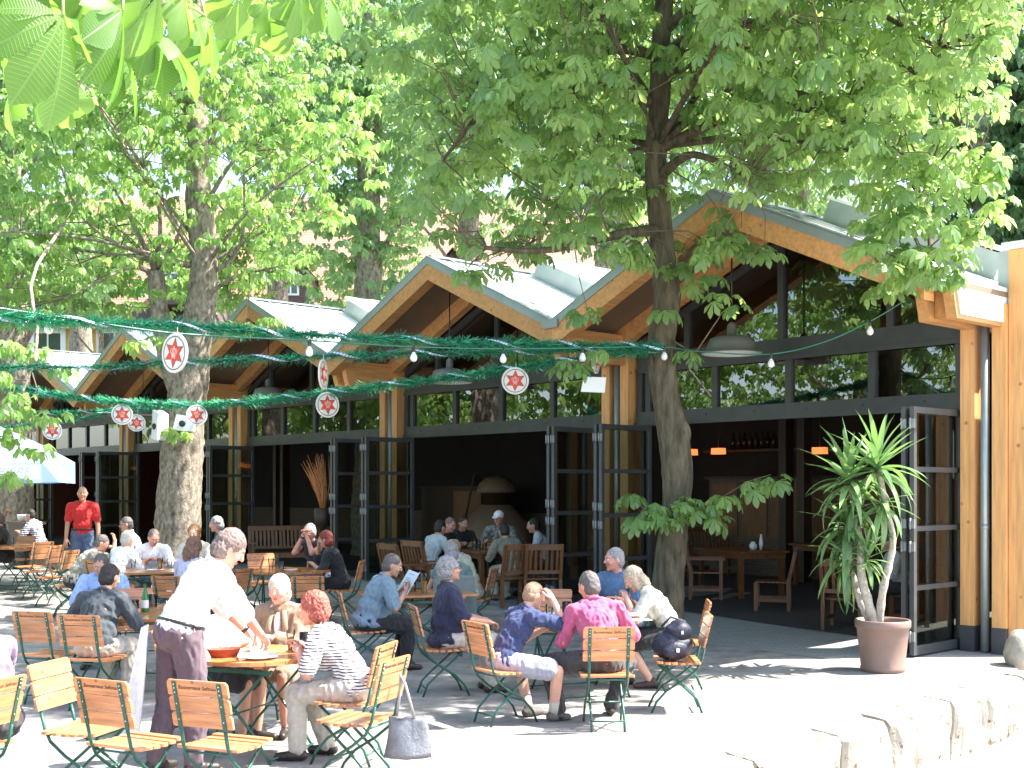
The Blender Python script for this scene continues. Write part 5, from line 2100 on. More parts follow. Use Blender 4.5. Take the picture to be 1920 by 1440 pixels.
def garland(pts, label, r=.075, dens=900, ribbon=True):
    P = spline(pts, 160)
    o0 = P[0]
    A = np.array([tuple(v) for v in P])
    seg = np.linalg.norm(np.diff(A, axis=0), axis=1)
    cum = np.concatenate([[0], np.cumsum(seg)])
    L = cum[-1]
    n = int(L * dens)
    s = rng.uniform(0, L, n)
    c = np.stack([np.interp(s, cum, A[:, i]) for i in range(3)], 1)
    tg = np.stack([np.interp(np.minimum(s + .05, L), cum, A[:, i]) - np.interp(np.maximum(s - .05, 0), cum, A[:, i]) for i in range(3)], 1)
    tg /= np.linalg.norm(tg, axis=1, keepdims=True) + 1e-9
    d = rng.normal(size=(n, 3))
    d -= tg * (d * tg).sum(1, keepdims=True)
    d /= np.linalg.norm(d, axis=1, keepdims=True)
    d = d + tg * rng.normal(0, .5, (n, 1))
    ln = r * rng.uniform(.5, 1.4, n) * (1 + .16 * np.sin(s * 9) + .14 * np.sin(s * 23 + 1) + .12 * np.sin(s * 3.1))
    w = np.cross(tg, d)
    w /= np.linalg.norm(w, axis=1, keepdims=True) + 1e-9
    w *= .0055
    tip = c + d * ln[:, None]
    tip[:, 2] -= .012
    V = np.stack([c - w, c + w, tip + w * .5, tip - w * .5], 1).reshape(-1, 3)
    Q = np.arange(n * 4).reshape(n, 4)
    g = link('garland', np_mesh('garland', V - np.array(o0), Q, M_TINSEL), None, o0)
    b = MB()
    b.tube([v - o0 for v in P], .012, 5)
    b.build('cord', M_GREEN, g)
    if ribbon:
        m = int(L / .035)
        vs, uv, q = [], [], []
        turn = 2 * math.pi / .95
        for i in range(m + 1):
            t = L * i / m
            pc = np.array([np.interp(t, cum, A[:, k]) for k in range(3)])
            pn = np.array([np.interp(min(t + .05, L), cum, A[:, k]) for k in range(3)])
            tgv = Vector(pn - pc if i < m else pc - np.array([np.interp(t - .05, cum, A[:, k]) for k in range(3)])).normalized()
            u = Vector((0, 0, 1)).cross(tgv).normalized()
            w_ = tgv.cross(u)
            a = t * turn + .6 * math.sin(t * 1.7)
            rad = u * math.cos(a) + w_ * math.sin(a)
            hw = .048
            for k_, dd in ((-1, -hw), (1, hw)):
                vs.append(tuple(Vector(pc) + rad * (r * .62) + tgv * dd * .9 - o0))
                uv.append((t / .018, (k_ + 1) / 2 * 4))
        for i in range(m):
            q.append((i * 2, i * 2 + 1, i * 2 + 3, i * 2 + 2))
        link('ribbon', np_mesh('ribbon', np.array(vs), np.array(q), M_RIBBON, None, np.array(uv)), g)
    tag(g, label, 'garland', 'green tinsel garlands with checked ribbon')
    return g


def P3(lst):
    return [tuple(at(x, y, Y)) for x, y, Y in lst]


KX = (1240, 650)
garland(P3([(-120, 580, 9.6), (0, 592, 10.0), (120, 601, 10.5), (330, 611, 11.4), (560, 626, 12.4), (850, 641, 13.5), (1060, 646, 14.2), (1238, 648, 14.65)]), 'topmost green garland passing just over the large star sign')
garland(P3([(-120, 688, 12.0), (0, 688, 12.3), (150, 688, 12.6), (300, 681, 12.9), (560, 669, 13.4), (760, 662, 13.8), (960, 659, 14.1), (1238, 652, 14.6)]), 'second green garland passing behind the large star sign')
garland(P3([(-150, 690, 20), (0, 722, 19.6), (130, 742, 19.2), (230, 753, 18.9), (340, 758, 18.5), (470, 752, 18.0), (610, 735, 17.4), (800, 712, 16.6), (960, 690, 15.8), (1110, 668, 15.2), (1238, 655, 14.75)]), 'long low green garland sagging across the forked trunk')
garland(P3([(-60, 803, 19.5), (30, 798, 20), (120, 789, 20.6), (230, 771, 21.2), (305, 763, 21.7)]), 'short green garland from the forked trunk to the parasol side', dens=420)
garland(P3([(60, 775, 23.5), (160, 772, 23), (240, 764, 22.5), (310, 752, 22.0)]), 'short shaded garland ending at the forked trunk', dens=380)

# string of bulbs
M_CABLE = mat('green_cable', (.01, .12, .075), .3, .1, coat=.3)
M_BULB = mat('clear_bulb', (.72, .70, .66), .08, .05, spec=.8)
pts = P3([(-120, 560, 9.8), (0, 578, 10.2), (130, 597, 10.6), (330, 625, 11.2), (571, 638, 12.2), (771, 650, 13.0), (942, 654, 13.6), (1110, 652, 14.1), (1238, 650, 14.6), (1310, 659, 14.45), (1440, 664, 14.3), (1540, 643, 14.15), (1630, 603, 14.05), (1702, 560, 13.95)])
P = spline(pts, 120)
o0 = P[0].copy()
b = MB()
b.tube([v - o0 for v in P], .009, 6)
sl_ = b.build('string_light', M_CABLE, None, o0)
tag(sl_, 'green cable of clear bulbs running from the left edge to the right gable', 'string lights')
for bx_ in (92, 571, 771, 942, 1100, 1245, 1443, 1632):
    v = min(P, key=lambda t: abs(proj(t)[0] - bx_))
    q = v - o0
    b = MB()
    b.lathe([(.012, 0.01), (.017, -.005), (.017, -.055), (.013, -.06)], 10, q, 0)
    b.lathe([(.013, -.055), (.020, -.072), (.036, -.098), (.041, -.122), (.035, -.148), (.02, -.162), (.003, -.167)], 14, q, 1)
    b.build('bulb', [M_DARK, M_BULB], sl_)

# round star signs
M_SIGN = mat('cream_sign', (.66, .62, .55), .45, .05, 5)
M_RING = mat('dark_ring', (.05, .055, .05), .5, .1)
M_RED = mat('red_star', (.62, .045, .015), .45, .1)
M_CROWN = mat('crown_print', (.80, .55, .48), .5, .05)


def sign(px, py, Y, d, yaw, roll, label, hang=.12, tiltx=0):
    c = at(px, py, Y)
    r = d / 2
    e = link('star_sign', None, None, c)
    b = MB()
    fn = lambda a, z, dd: (a, dd, z)
    circ = [(r * math.cos(2 * math.pi * i / 40), r * math.sin(2 * math.pi * i / 40)) for i in range(40)]
    b.prism(circ, fn, -.008, .008, 0)
    me = b.mesh('star_sign', [M_SIGN])
    bpy.data.objects.remove(e)
    e = link('star_sign', me, None, c)
    e.rotation_euler = Matrix.Rotation(R(yaw), 3, 'Z').to_euler() if not roll and not tiltx else (Matrix.Rotation(R(yaw), 3, 'Z') @ Matrix.Rotation(R(roll), 3, 'Y') @ Matrix.Rotation(R(tiltx), 3, 'X')).to_euler()
    b = MB()
    for s in (-1, 1):
        n = 40
        vs = []
        for i in range(n):
            a = 2 * math.pi * i / n
            for rr in (r * .86, r * .81):
                vs.append((rr * math.cos(a), s * .0095, rr * math.sin(a)))
        b.add(vs, [(2 * i, 2 * i + 1, (2 * i + 3) % (2 * n), (2 * i + 2) % (2 * n)) for i in range(n)], 0)
    b.build('ring', M_RING, e)
    b = MB()
    for s in (-1, 1):
        out, inn = [], []
        for k, (ro, ri, yy, m) in enumerate(((.78, .36, .0100, 1), (.70, .325, .0112, 0))):
            ptsx = []
            for i in range(12):
                a = math.pi / 2 + math.pi * i / 6
                q = r * (ro if i % 2 == 0 else ri * 1.12)
                ptsx.append((q * math.cos(a), s * yy, q * math.sin(a)))
            b.add(ptsx + [(0, s * yy, 0)], [(i, (i + 1) % 12, 12) for i in range(12)], m)
    st = b.build('star', [M_RED, M_RING], e)
    b = MB()
    for s in (-1, 1):
        y = s * .014
        for k in (-1, 0, 1):
            ptsx = [(k * r * .045, y, -.16 * r), (k * r * .10, y, -.02 * r), (k * r * .13, y, .14 * r), (k * r * .07, y, .22 * r), (0, y, .24 * r)]
            b.tube(ptsx, r * .022, 5)
        for k in (-1, 1):
            b.tube([(k * r * .09, y, -.16 * r), (k * r * .22, y, 0), (k * r * .26, y, .13 * r), (k * r * .16, y, .22 * r)], r * .020, 5)
        b.tube([(-r * .14, y, -.18 * r), (0, y, -.21 * r), (r * .14, y, -.18 * r)], r * .03, 5)
        b.ell((0, y, .29 * r), (r * .04, r * .02, r * .05), None, 0, 8, 6)
        for k in (-1, 1):
            b.ell((k * r * .10, y, -.27 * r), (r * .035, r * .02, r * .03), None, 0, 8, 6)
    b.build('crown_print', M_CROWN, st)
    b = MB()
    b.tube([(0, 0, r - .012), (.004, .0, r + hang * .5), (0, 0, r + hang)], .004, 5)
    b.build('hanger', M_RIVET, e)
    tag(e, label, 'sign', 'round star signs on the garlands')
    return e


sign(328, 662, 10.9, .365, -37, 9, 'largest star sign, tilted, hanging in front of the forked trunk', .05)
sign(966, 714, 15.7, .36, 0, 2, 'star sign facing us squarely in front of the second gable windows', .06)
sign(614, 759, 17.3, .375, 36, -4, 'sunlit star sign nearly white, below the low garland near the bench', .06)
sign(229, 777, 18.9, .33, 10, 0, 'left one of the overlapping pair of star signs', .06)
sign(256, 793, 21.3, .31, 14, 5, 'right, lower one of the overlapping pair of star signs', .1)
sign(369, 778, 18.3, .32, 22, 4, 'star sign against the right side of the forked trunk', .06)
sign(98, 807, 20.4, .325, 34, 0, 'star sign just above the pale blue parasol', .06)
sign(606, 702, 13.4, .34, 82, 3, 'star sign turned edge-on above the sunlit one', .06)
sign(1117, 674, 15.0, .36, 70, 3, 'star sign seen almost edge-on beside the big tree trunk', .02)
# white board and loudspeakers
b = MB()
b.prism([(-.16, -.08), (.15, -.1), (.17, .09), (-.12, .11)], lambda a, c, d: (a, d, c), -.006, .006)
o = b.build('plastic_board', M_WHITE, None, at(1112, 722, 14.95), R(-20))
tag(o, 'blank white board hanging near the star sign at the big trunk', 'board')
for px, py, dx, lab, ry in ((343, 795, .0, 'white loudspeaker strapped to the front of the forked trunk', 8), (299, 800, 0, 'slim white loudspeaker at the shaded side of the forked trunk', -35)):
    e = empty('loudspeaker', at(px, py, 21.6), R(ry))
    tag(e, lab, 'loudspeaker', 'loudspeakers on the forked trunk')
    b = MB()
    b.prism([(-.17, -.12), (.2, -.14), (.24, .12), (-.10, .17)], lambda a, c, d: (a if ry > 0 else a * .45, d, c if ry > 0 else c * 1.8), -.12, .12)
    b.build('body', M_WHITE, e)
    b = MB()
    b.lathe([(.06, 0), (.05, .01), (.01, .012)], 14, (0, 0, 0))
    g = b.build('cone', M_DARK, e)
    g.rotation_euler = (math.pi / 2, 0, 0)
    g.location = (.0, -.122, 0)

# ------------------------------------------------------------------ parasol
M_CANVAS = mat('pale_blue_canvas', (.30, .43, .72), .8, .06, 3, .1, 60)
M_BANNER = mat('banner_white', (.78, .8, .84), .7, .03)
M_BLUEINK = mat('banner_ink', (.22, .32, .60), .7, .05)
UY = 17.4
gU = gz(UY)
cx = xw(-85, UY)
e = tag(empty('parasol', (cx, UY, gU), R(0)), 'pale blue square parasol with lettering on its flap, cut by the left edge', 'parasol')
hwx = (xw(130, UY) - cx) * .70
PROT = R(24)
zt, zf, za = at(0, 866, UY).z - gU, at(0, 905, UY).z - gU, at(0, 800, UY).z - gU + .12
b = MB()
b.tube([(0, hwx, 0), (0, hwx, za)], .025, 10)
b.lathe([(.28, 0), (.28, .05), (.05, .08)], 20, (0, hwx, 0))
b.build('pole', M_WHITE, e)
b = MB()
nn = 10
vs, fs = [], []
for k in range(4):
    q = Matrix.Rotation(k * math.pi / 2 + PROT, 3, 'Z')
    o_ = len(vs)
    for i in range(nn + 1):
        for j in range(6):
            u, v = i / nn * 2 - 1, j / 5
            p = q @ Vector((u * hwx * v, -hwx * v, 0)) + Vector((0, hwx, za + (zt - za) * v + .07 * math.sin(v * math.pi) * abs(u) - .035 * math.sin(v * math.pi)))
            vs.append(p)
        p = q @ Vector((u * hwx, -hwx - .01 - .02 * math.sin(u * 9), 0)) + Vector((0, hwx, zf + .012 * math.sin(u * 11)))
        vs.append(p)
    for i in range(nn):
        for j in range(6):
            a = o_ + i * 7 + j
            fs.append((a, a + 7, a + 8, a + 1))
b.add(vs, fs, 0, False)
cn = b.build('canopy', M_CANVAS, e)
b = MB()
x1 = hwx - .50
x0 = x1 - 1.25
zc = (zt + zf) / 2
b.bx(x0, x1, -hwx - .05, -hwx - .045, zc - .085, zc + .10)
bn = b.build('banner', M_BANNER, cn)
bn.location = (0, hwx, 0)
bn.rotation_euler = (0, 0, PROT)
t = text_mesh('BIERE', .19, 'lettering')
t.materials.append(M_BLUEINK)
t = link('lettering', t, bn)
t.rotation_euler = (math.pi / 2, 0, 0)
t.location = (x1 - .36, -hwx - .052, zc + .005)

# ------------------------------------------------------------------ yellow house behind
HY = 51.0
M_YEL = mat('yellow_render', (.62, .46, .15), .8, .08, 1.5)
M_TILE = brickmat('roof_tiles', (.52, .27, .19), (.44, .21, .15), (.20, .09, .06), 3.4, .5, .32, .04, .8, off=.5)
M_SLATE = brickmat('dark_shingles', (.15, .10, .095), (.11, .075, .075), (.05, .035, .035), 4.0, .5, .3, .03, .6, rot=(R(90), 0, 0))
e = tag(empty('yellow_house', (0, HY, 0)), 'yellow house with red tiled roof and dark dormers behind the trees', 'house')
xL, xR = xw(-260, HY), xw(1330, HY)
z_e = at(0, 612, HY).z
z_m = at(0, 572, HY).z
z_r = at(0, 370, HY + 5.5).z
b = MB()
b.bx(xL, xR, 0, 10, 0, z_e)
b.build('wall', M_YEL, e)
b = MB()
b.add([(xL - .3, -.5, z_e - .15), (xR + .3, -.5, z_e - .15), (xR + .3, .9, z_m), (xL - .3, .9, z_m)], [(0, 1, 2, 3)], 1)
b.add([(xL - .3, .88, z_m - .02), (xR + .3, .88, z_m - .02), (xR, 5.5, z_r), (xL, 5.5, z_r)], [(0, 1, 2, 3)], 0)
b.add([(xL, 5.5, z_r), (xR, 5.5, z_r), (xR, 11, z_e), (xL, 11, z_e)], [(0, 1, 2, 3)], 0)
ro = b.build('roof', [M_TILE, M_SLATE], e)
for px in (90, 215, 40, 420, 540):
    x = xw(px, HY)
    zc = at(0, 652, HY).z
    w = .78 if px != 40 else .5
    if px in (40, ):
        continue
    b = MB()
    for (xa, xb, za_, zb) in ((x - w, x + w, zc + .62, zc + .85), (x - w, x - w + .22, zc - .9, zc + .62), (x + w - .22, x + w, zc - .9, zc + .62), (x - w - .1, x + w + .1, zc - 1.02, zc - .9)):
        b.bx(xa, xb, -.08, .05, za_, zb)
    b.bx(x - .03, x + .03, -.05, .02, zc - .9, zc + .62)
    w_ = b.build('window', M_WHITE, e)
    b = MB()
    b.add([(x - w + .2, -.012, zc - .9), (x + w - .2, -.012, zc - .9), (x + w - .2, -.012, zc + .64), (x - w + .2, -.012, zc + .64)], [(0, 1, 2, 3)])
    b.build('pane', mat('dark_pane', (.05, .075, .06), .1, .2, 2), w_)
for px in (325, 548, 95, 850):
    x = xw(px, HY)
    zb = at(0, 572, HY).z
    zt_ = at(0, 508, HY).z
    zp = at(0, 468, HY).z
    b = MB()
    hw = .78
    b.bx(x - hw, x + hw, -.35, 4, zb, zt_, 0)
    b.prism([(-hw, zt_), (hw, zt_), (0, zp - .12)], lambda a, c, d: (x + a, d, c), -.35, 4, 0)
    for s in (-1, 1):
        b.add([(x + s * (hw + .22), -.6, zt_ - .25), (x, -.6, zp), (x, 4.5, zp), (x + s * (hw + .22), 4.5, zt_ - .25)], [(0, 1, 2, 3)], 1)
        b.add([(x + s * (hw + .22), -.6, zt_ - .33), (x, -.6, zp - .08), (x, -.6, zp), (x + s * (hw + .22), -.6, zt_ - .25)], [(0, 1, 2, 3)], 2)
    d_ = b.build('dormer', [M_SLATE, M_TILE, M_DARKWOOD], ro)
    b = MB()
    zc = (zb + zt_) / 2 + .12
    for (xa, xb, za_, zb_) in ((x - .36, x + .36, zc + .42, zc + .5), (x - .36, x + .36, zc - .5, zc - .42), (x - .36, x - .28, zc - .42, zc + .42), (x + .28, x + .36, zc - .42, zc + .42), (x - .03, x + .03, zc - .42, zc + .42), (x - .28, x + .28, zc - .02, zc + .03)):
        b.bx(xa, xb, -.43, -.36, za_, zb_)
    b.bx(x - .3, x + .3, -.375, -.355, zc - .44, zc + .44, 1)
    b.build('window', [M_WHITE, mat('dormer_pane', (.10, .14, .15), .1, .2, 2)], e)
# ------------------------------------------------------------------ things on the tables
def put(mb, name, mats, X, Y, z, label, cat, rz=0.0, group=None):
    o = mb.build(name, mats, None, (X, Y, z + gz(Y)), R(rz))
    return tag(o, label, cat, group)


def mug(X, Y, z, label, r=.042, h=.12, beer=None, rz=0.0, fill=.75, m=None, cat='mug'):
    b = MB()
    b.lathe([(r * .96, 0), (r, .006), (r, h), (r * .93, h), (r * .93, .012), (.001, .010)], 18, cap=False)
    b.tube([(r, 0, h * .82), (r + .03, 0, h * .76), (r + .036, 0, h * .5), (r + .028, 0, h * .25), (r, 0, h * .18)], .007, 7)
    o = put(b, 'beer_mug', [m or M_GLASSWARE], X, Y, z, label, cat, rz)
    if beer:
        b = MB()
        b.lathe([(r * .92, .014), (r * .92, h * fill)], 18)
        b.build('beer', beer, o)
        if fill > .7:
            b = MB()
            b.lathe([(r * .92, h * fill), (r * .92, h * fill + .012)], 18)
            b.build('foam', M_FOAM, o)
    return o


def tall_glass(X, Y, z, label, beer=M_BEER, h=.20, r0=.028, r1=.042, fill=.6):
    b = MB()
    prof = [(r0 + .004, 0), (r0 + .004, .008), (r0, .014), (r0 + .002, h * .4), (r1, h * .85), (r1 * .96, h)]
    b.lathe(prof, 18, cap=False)
    o = put(b, 'beer_glass', [M_GLASSWARE], X, Y, z, label, 'glass')
    if beer:
        b = MB()
        zt = h * fill
        rt = r0 + (r1 - r0) * fill
        b.lathe([(r0 * .9, .02), (r0 * .95, h * .3), (rt * .93, zt)], 18)
        b.build('beer', beer, o)
    return o


def plate(X, Y, z, r, label):
    b = MB()
    b.lathe([(r * .55, 0), (r * .6, .004), (r, .020), (r * .99, .024), (r * .62, .010), (.001, .008)], 32, cap=False)
    return put(b, 'plate', [M_CERAMIC], X, Y, z, label, 'plate')


T = .7515
plate(-1.86, 8.72, T, .15, 'large white plate at the near edge of the round table')
plate(-1.62, 9.12, T, .11, 'small white plate beside the woman in stripes')
b = MB()
b.lathe([(.075, 0), (.10, .06), (.105, .062), (.095, .055), (.07, .01), (.001, .008)], 20, cap=False)
o = put(b, 'bread_basket', [M_BASKET], -2.13, 8.80, T, 'oval red-brown basket by the hands of the waiter', 'basket', 20)
o.scale = (1.25, .8, 1)
tall_glass(-1.68, 9.02, T, 'slim stemmed beer glass nearly drained, before the jacket woman', h=.17, r0=.02, r1=.034, fill=.7)
mug(-1.60, 9.22, T, 'glass mug with a little beer beside the striped sleeve', .048, .13, M_BEER, -60, .3)
b = MB()
b.box((0, 0, .055), (.12, .05, .11))
b.box((0, 0, .115), (.10, .03, .02))
put(b, 'napkin_holder', [M_WHITE], -1.95, 9.12, T, 'white napkin holder in the middle of the round table', 'napkin holder', 25)
b = MB()
for i in range(3):
    b.prism([(-.09, -.06), (.09, -.07), (.08, .06), (-.1, .05)], lambda a, c, d: (a + .02 * i, c, d), .003 * i, .003 * i + .002)
put(b, 'napkin', [M_PAPER], -2.12, 9.1, T, 'crumpled white napkins near the left sleeve on the round table', 'napkin', 40)
# bottle table
b = MB()
b.lathe([(.034, 0), (.036, .01), (.036, .15), (.022, .20), (.014, .23), (.014, .275), (.016, .28)], 16)
o = put(b, 'bottle', [M_BOTTLE], xw(272, 12.0), 12.0, T, 'green glass bottle standing on the rectangular table', 'bottle')
b = MB()
b.lathe([(.0365, .04), (.0365, .12)], 16, cap=False)
b.build('bottle_label', M_WHITE, o)
mug(xw(286, 12.4), 12.4, T, 'empty glass mug right of the green bottle', .045, .14, None, 30)
mug(xw(234, 11.7), 11.7, T, 'small printed glass mug left of the green bottle', .04, .11, None, 160)
# menu table
mug(xw(772, 14.3), 14.3, T, 'glass mug of dark beer on the menu table', .05, .16, M_DBEER, 180, .8)
mug(xw(751, 14.0), 14.0, T, 'grey stoneware mug beside the dark beer', .05, .11, None, 180, m=mat('grey_stoneware', (.25, .27, .28), .4, .2, 8))
tall_glass(xw(795, 14.0), 14.0, T, 'tall wheat beer glass beside the navy blouse', M_BEER, .25, .03, .045, .6)
plate(xw(735, 14.3), 14.3, T, .10, 'small white saucer on the menu table')
# round table with the boy
mug(xw(1062, 11.7), 11.7, T, 'glass of dark drink in the middle of the pink shirt table', .042, .13, M_DBEER, 0, .55)
tall_glass(xw(1030, 11.45), 11.45, T, 'empty tumbler by the elbow of the boy', None, .13, .03, .036)
tall_glass(xw(1078, 11.35), 11.35, T, 'small clear glass next to the pink sleeve', None, .10, .03, .034)
plate(xw(1180, 11.55), 11.55, T, .13, 'white plate in front of the bowed woman in cream')
b = MB()
b.beam((-.09, 0, .026), (.09, .02, .03), .014, .003)
b.beam((-.08, .05, .026), (.10, .06, .028), .010, .003)
put(b, 'cutlery', [M_RIVET], xw(1175, 11.5), 11.5, T, 'knife and fork resting across the white plate', 'cutlery', 30)
b = MB()
b.prism([(-.10, -.07), (.10, -.07), (.10, .07), (-.10, .07)], lambda a, c, d: (a, c, d), 0, .004)
put(b, 'napkin', [M_PAPER], xw(1200, 11.25), 11.25, T, 'white paper napkin at the right edge of the pink shirt table', 'napkin', 15)
# table of the man with clasped hands
for i, (px, Y, h) in enumerate(((508, 17.0, .17), (520, 17.15, .21), (528, 16.9, .14))):
    tall_glass(xw(px, Y), Y, T, ('shortest', 'tallest', 'narrow')[i] + ' empty glass of the cluster before the clasped hands', None, h)
plate(xw(545, 16.9), 16.9, T, .10, 'white saucer before the man with clasped hands')
# table in the doorway
k = 0
for px, Y, h, bm in ((890, 19.7, .18, None), (897, 19.5, .16, None), (903, 19.8, .17, M_BEER), (908, 19.4, .14, None), (933, 19.6, .16, M_BEER), (941, 19.9, .18, None), (980, 19.5, .2, None)):
    o = tall_glass(xw(px, Y), Y, .762, 'one of the drinking glasses crowding the doorway table', bm, h, .035, .042)
    o['group'] = 'glasses on the doorway table'
b = MB()
b.lathe([(.06, 0), (.075, .08), (.07, .085)], 16)
fl = put(b, 'flower_pot', [mat('terracotta', (.45, .17, .07), .7, .1)], xw(920, 19.5), 19.5, .762, 'little pot of orange and green flowers on the doorway table', 'flower pot')
b = MB()
for i in range(40):
    a, r_ = random.uniform(0, 6.28), random.uniform(0, .09)
    q = Vector((r_ * math.cos(a), r_ * math.sin(a), .10 + random.uniform(0, .12)))
    b.ell(q, (.02, .02, .012), None, 0 if i % 3 else 1, 6, 4)
b.build('flowers', [mat('flower_leaf', (.05, .14, .03), .6, .2), mat('orange_flower', (.7, .16, .02), .6, .2)], fl)
# vase table inside the right bay
for px, py, yl, rr, hh, lab in ((1412, 1042, 2.1, .07, .14, 'round white vase on the dark table inside the right bay'), (1427, 1038, 2.2, .035, .26, 'slim white vase beside the round one')):
    p = hloc(px, py, yl)
    b = MB()
    b.lathe([(rr * .5, 0), (rr, hh * .4), (rr * .8, hh * .7), (rr * .45, hh * .9), (rr * .55, hh)], 16)
    put(b, 'vase', [M_CERAMIC], p.x, p.y, .762, lab, 'vase')
for px, py, lab in ((40, 1012, 'left'), (52, 1014, 'right')):
    pass
tall_glass(xw(22, 20.6), 20.6, T, 'clear glass on the far left table', None, .16)
# white mug in the hand of the man in red, cups behind
# bag and backpack
e = tag(empty('handbag', (-.70, 7.95, .0)), 'silver grey handbag hanging from the empty chair at the right', 'handbag')
b = MB()
vs, fs = [], []
nn, mm = 16, 8
for i in range(mm + 1):
    v = i / mm
    for j in range(nn):
        a = 2 * math.pi * j / nn
        rx = .125 + .035 * (1 - v)
        ry = .065 * (1 - v * .55)
        w = .012 * math.sin(a * 3 + v * 3) + .008 * math.sin(a * 7)
        vs.append(((rx + w) * math.cos(a), (ry + w) * math.sin(a), .20 + .27 * v + .012 * math.sin(a * 2) * v))
for i in range(mm):
    for j in range(nn):
        a, c = i * nn + j, i * nn + (j + 1) % nn
        fs.append((a, c, c + nn, a + nn))
fs.append(tuple(range(nn))[::-1])
fs.append(tuple(range(mm * nn, (mm + 1) * nn)))
b.add(vs, fs, 0, True)
b.build('bag', mat('silver_leather', (.20, .20, .215), .36, .25, 8, .5, 30, metal=.5), e)
b = MB()
b.tube([(-.07, 0, .46), (-.05, -.02, .62), (-.04, -.04, .76), (-.01, -.05, .70), (.05, -.01, .46)], .010, 7)
b.lathe([(.03, 0), (.03, .008)], 14, (-.05, -.03, .47))
b.build('strap', mat('grey_strap', (.30, .29, .29), .5, .1), e)
e = tag(empty('backpack', (1.45, 10.72, .452), R(12)), 'dark navy backpack with buckles lying on the right-hand chair', 'backpack')
b = MB()
b.ell((.0, 0, .13), (.19, .14, .135), None, 0, 20, 14)
b.ell((.05, -.02, .25), (.125, .11, .10), None, 0, 18, 12)
b.ell((-.02, -.12, .10), (.12, .06, .085), None, 0, 16, 10)
for i, v in enumerate(b.v):
    q = Vector(v)
    b.v[i] = tuple(q * (1 + .12 * noise.noise(q * 9)))
b.build('pack', mat('navy_nylon', (.012, .014, .030), .5, .3, 8, .4, 50), e)
b = MB()
b.tube([(-.1, .02, .3), (.0, .06, .38), (.12, .03, .34), (.16, -.02, .2)], .012, 7)
b.tube([(.10, -.02, .33), (.14, .05, .30), (.17, .08, .22)], .016, 7)
b.build('strap', mat('black_strap', (.012, .012, .014), .6, .2), e)
b = MB()
b.box((-.02, -.185, .11), (.03, .012, .035))
b.box((.04, -.135, .26), (.02, .012, .03))
b.build('buckle', M_RIVET, e)
# dried pampas bouquet by the bench
p = gp(605, 23.6)
e = tag(empty('dried_bouquet', (p[0], p[1], gz(p[1]))), 'tall spray of dried orange straw in a stand behind the clasped hands', 'dried bouquet')
b = MB()
b.lathe([(.2, 0), (.2, .03), (.05, .06), (.05, .95), (.16, 1.0), (.17, 1.35), (.15, 1.35)], 18)
b.build('stand', M_DARKWOOD, e)
b = MB()
for i in range(70):
    a = random.uniform(0, 6.28)
    sp_ = random.uniform(.05, .28)
    l = random.uniform(.5, 1.15)
    q0 = Vector((random.uniform(-.05, .05), random.uniform(-.05, .05), 1.3))
    q1 = q0 + Vector((-.20 * l + sp_ * math.cos(a) * l, sp_ * math.sin(a) * l, l))
    b.tube([q0, q0.lerp(q1, .5) + Vector((.05, 0, 0)), q1], [.012, .012, .003], 4)
b.build('straw', M_STRAW, e)
# jacket over the chair back
b = MB()
vs, fs = [], []
n_, m_ = 12, 10
for side_ in (0, 1):
    for i in range(m_):
        for j in range(n_):
            u, v = j / (n_ - 1) - .5, i / (m_ - 1)
            off = .03 + .015 * math.sin(u * 14 + v * 2) * v + side_ * .012
            vs.append((u * (.50 + .06 * v), -.285 - off + v * .02, .90 - .52 * v))
o_ = n_ * m_
for i in range(m_ - 1):
    for j in range(n_ - 1):
        a = i * n_ + j
        fs += [(a, a + 1, a + n_ + 1, a + n_), (a + o_, a + o_ + n_, a + o_ + n_ + 1, a + o_ + 1)]
b.add(vs, fs, 0, True)
b.tube([(-.25, -.30, .90), (0, -.305, .915), (.25, -.30, .90)], .028, 8)
o = b.build('jacket', mat('grey_green_jacket', (.17, .20, .19), .85, .12, 20, .2, 90), None, (xw(850, 14.8), 14.8, gz(14.8)), R(95 - 90))
tag(o, 'grey-green jacket draped over the chair back behind the boy', 'jacket')
# white cups on the shelf at the far left
b = MB()
b.bx(-.5, .5, -.2, .2, 0, .95)
b.bx(-.55, .55, -.25, .25, .95, 1.0)
p = gp(48, 26.5)
o = b.build('sideboard', M_DARKWOOD, None, (p[0], p[1], gz(p[1])), HROT)
tag(o, 'dark sideboard with white cups inside the hall at far left', 'sideboard')
for px, lab in ((41, 'white cup on the sideboard, nearer the left edge'), (53, 'white cup on the sideboard, nearer the man in red')):
    b = MB()
    b.lathe([(.07, 0), (.10, .14), (.10, .16), (.09, .15)], 14)
    put(b, 'cup', [M_CERAMIC], xw(px, 26.4), 26.4, 1.0, lab, 'cup')

for px, Y, h, bm, lab in ((300, 17.0, .18, M_BEER, 'beer glass before the man in white who looks down'), (318, 17.1, .15, None, 'empty glass right of that beer, before the man in white'),
                          (188, 17.4, .24, M_BEER, 'tall wheat beer glass next to the mottled shirt'), (250, 17.2, .14, None, 'tumbler beside the grey-haired person in white')):
    tall_glass(xw(px, Y), Y, T, lab, bm, h)
mug(xw(252, 11.9), 11.9, T, 'half-full beer mug between the green bottle and the printed mug', .045, .13, M_BEER, 90, .5)
tall_glass(xw(1110, 11.9), 11.9, T, 'beer glass behind the pink sleeve', M_BEER, .19)
plate(xw(1040, 11.7), 11.7, T, .11, 'white plate near the boy on the pink shirt table')
plate(xw(290, 16.9), 16.9, T, .12, 'white plate on the table of the man in white')
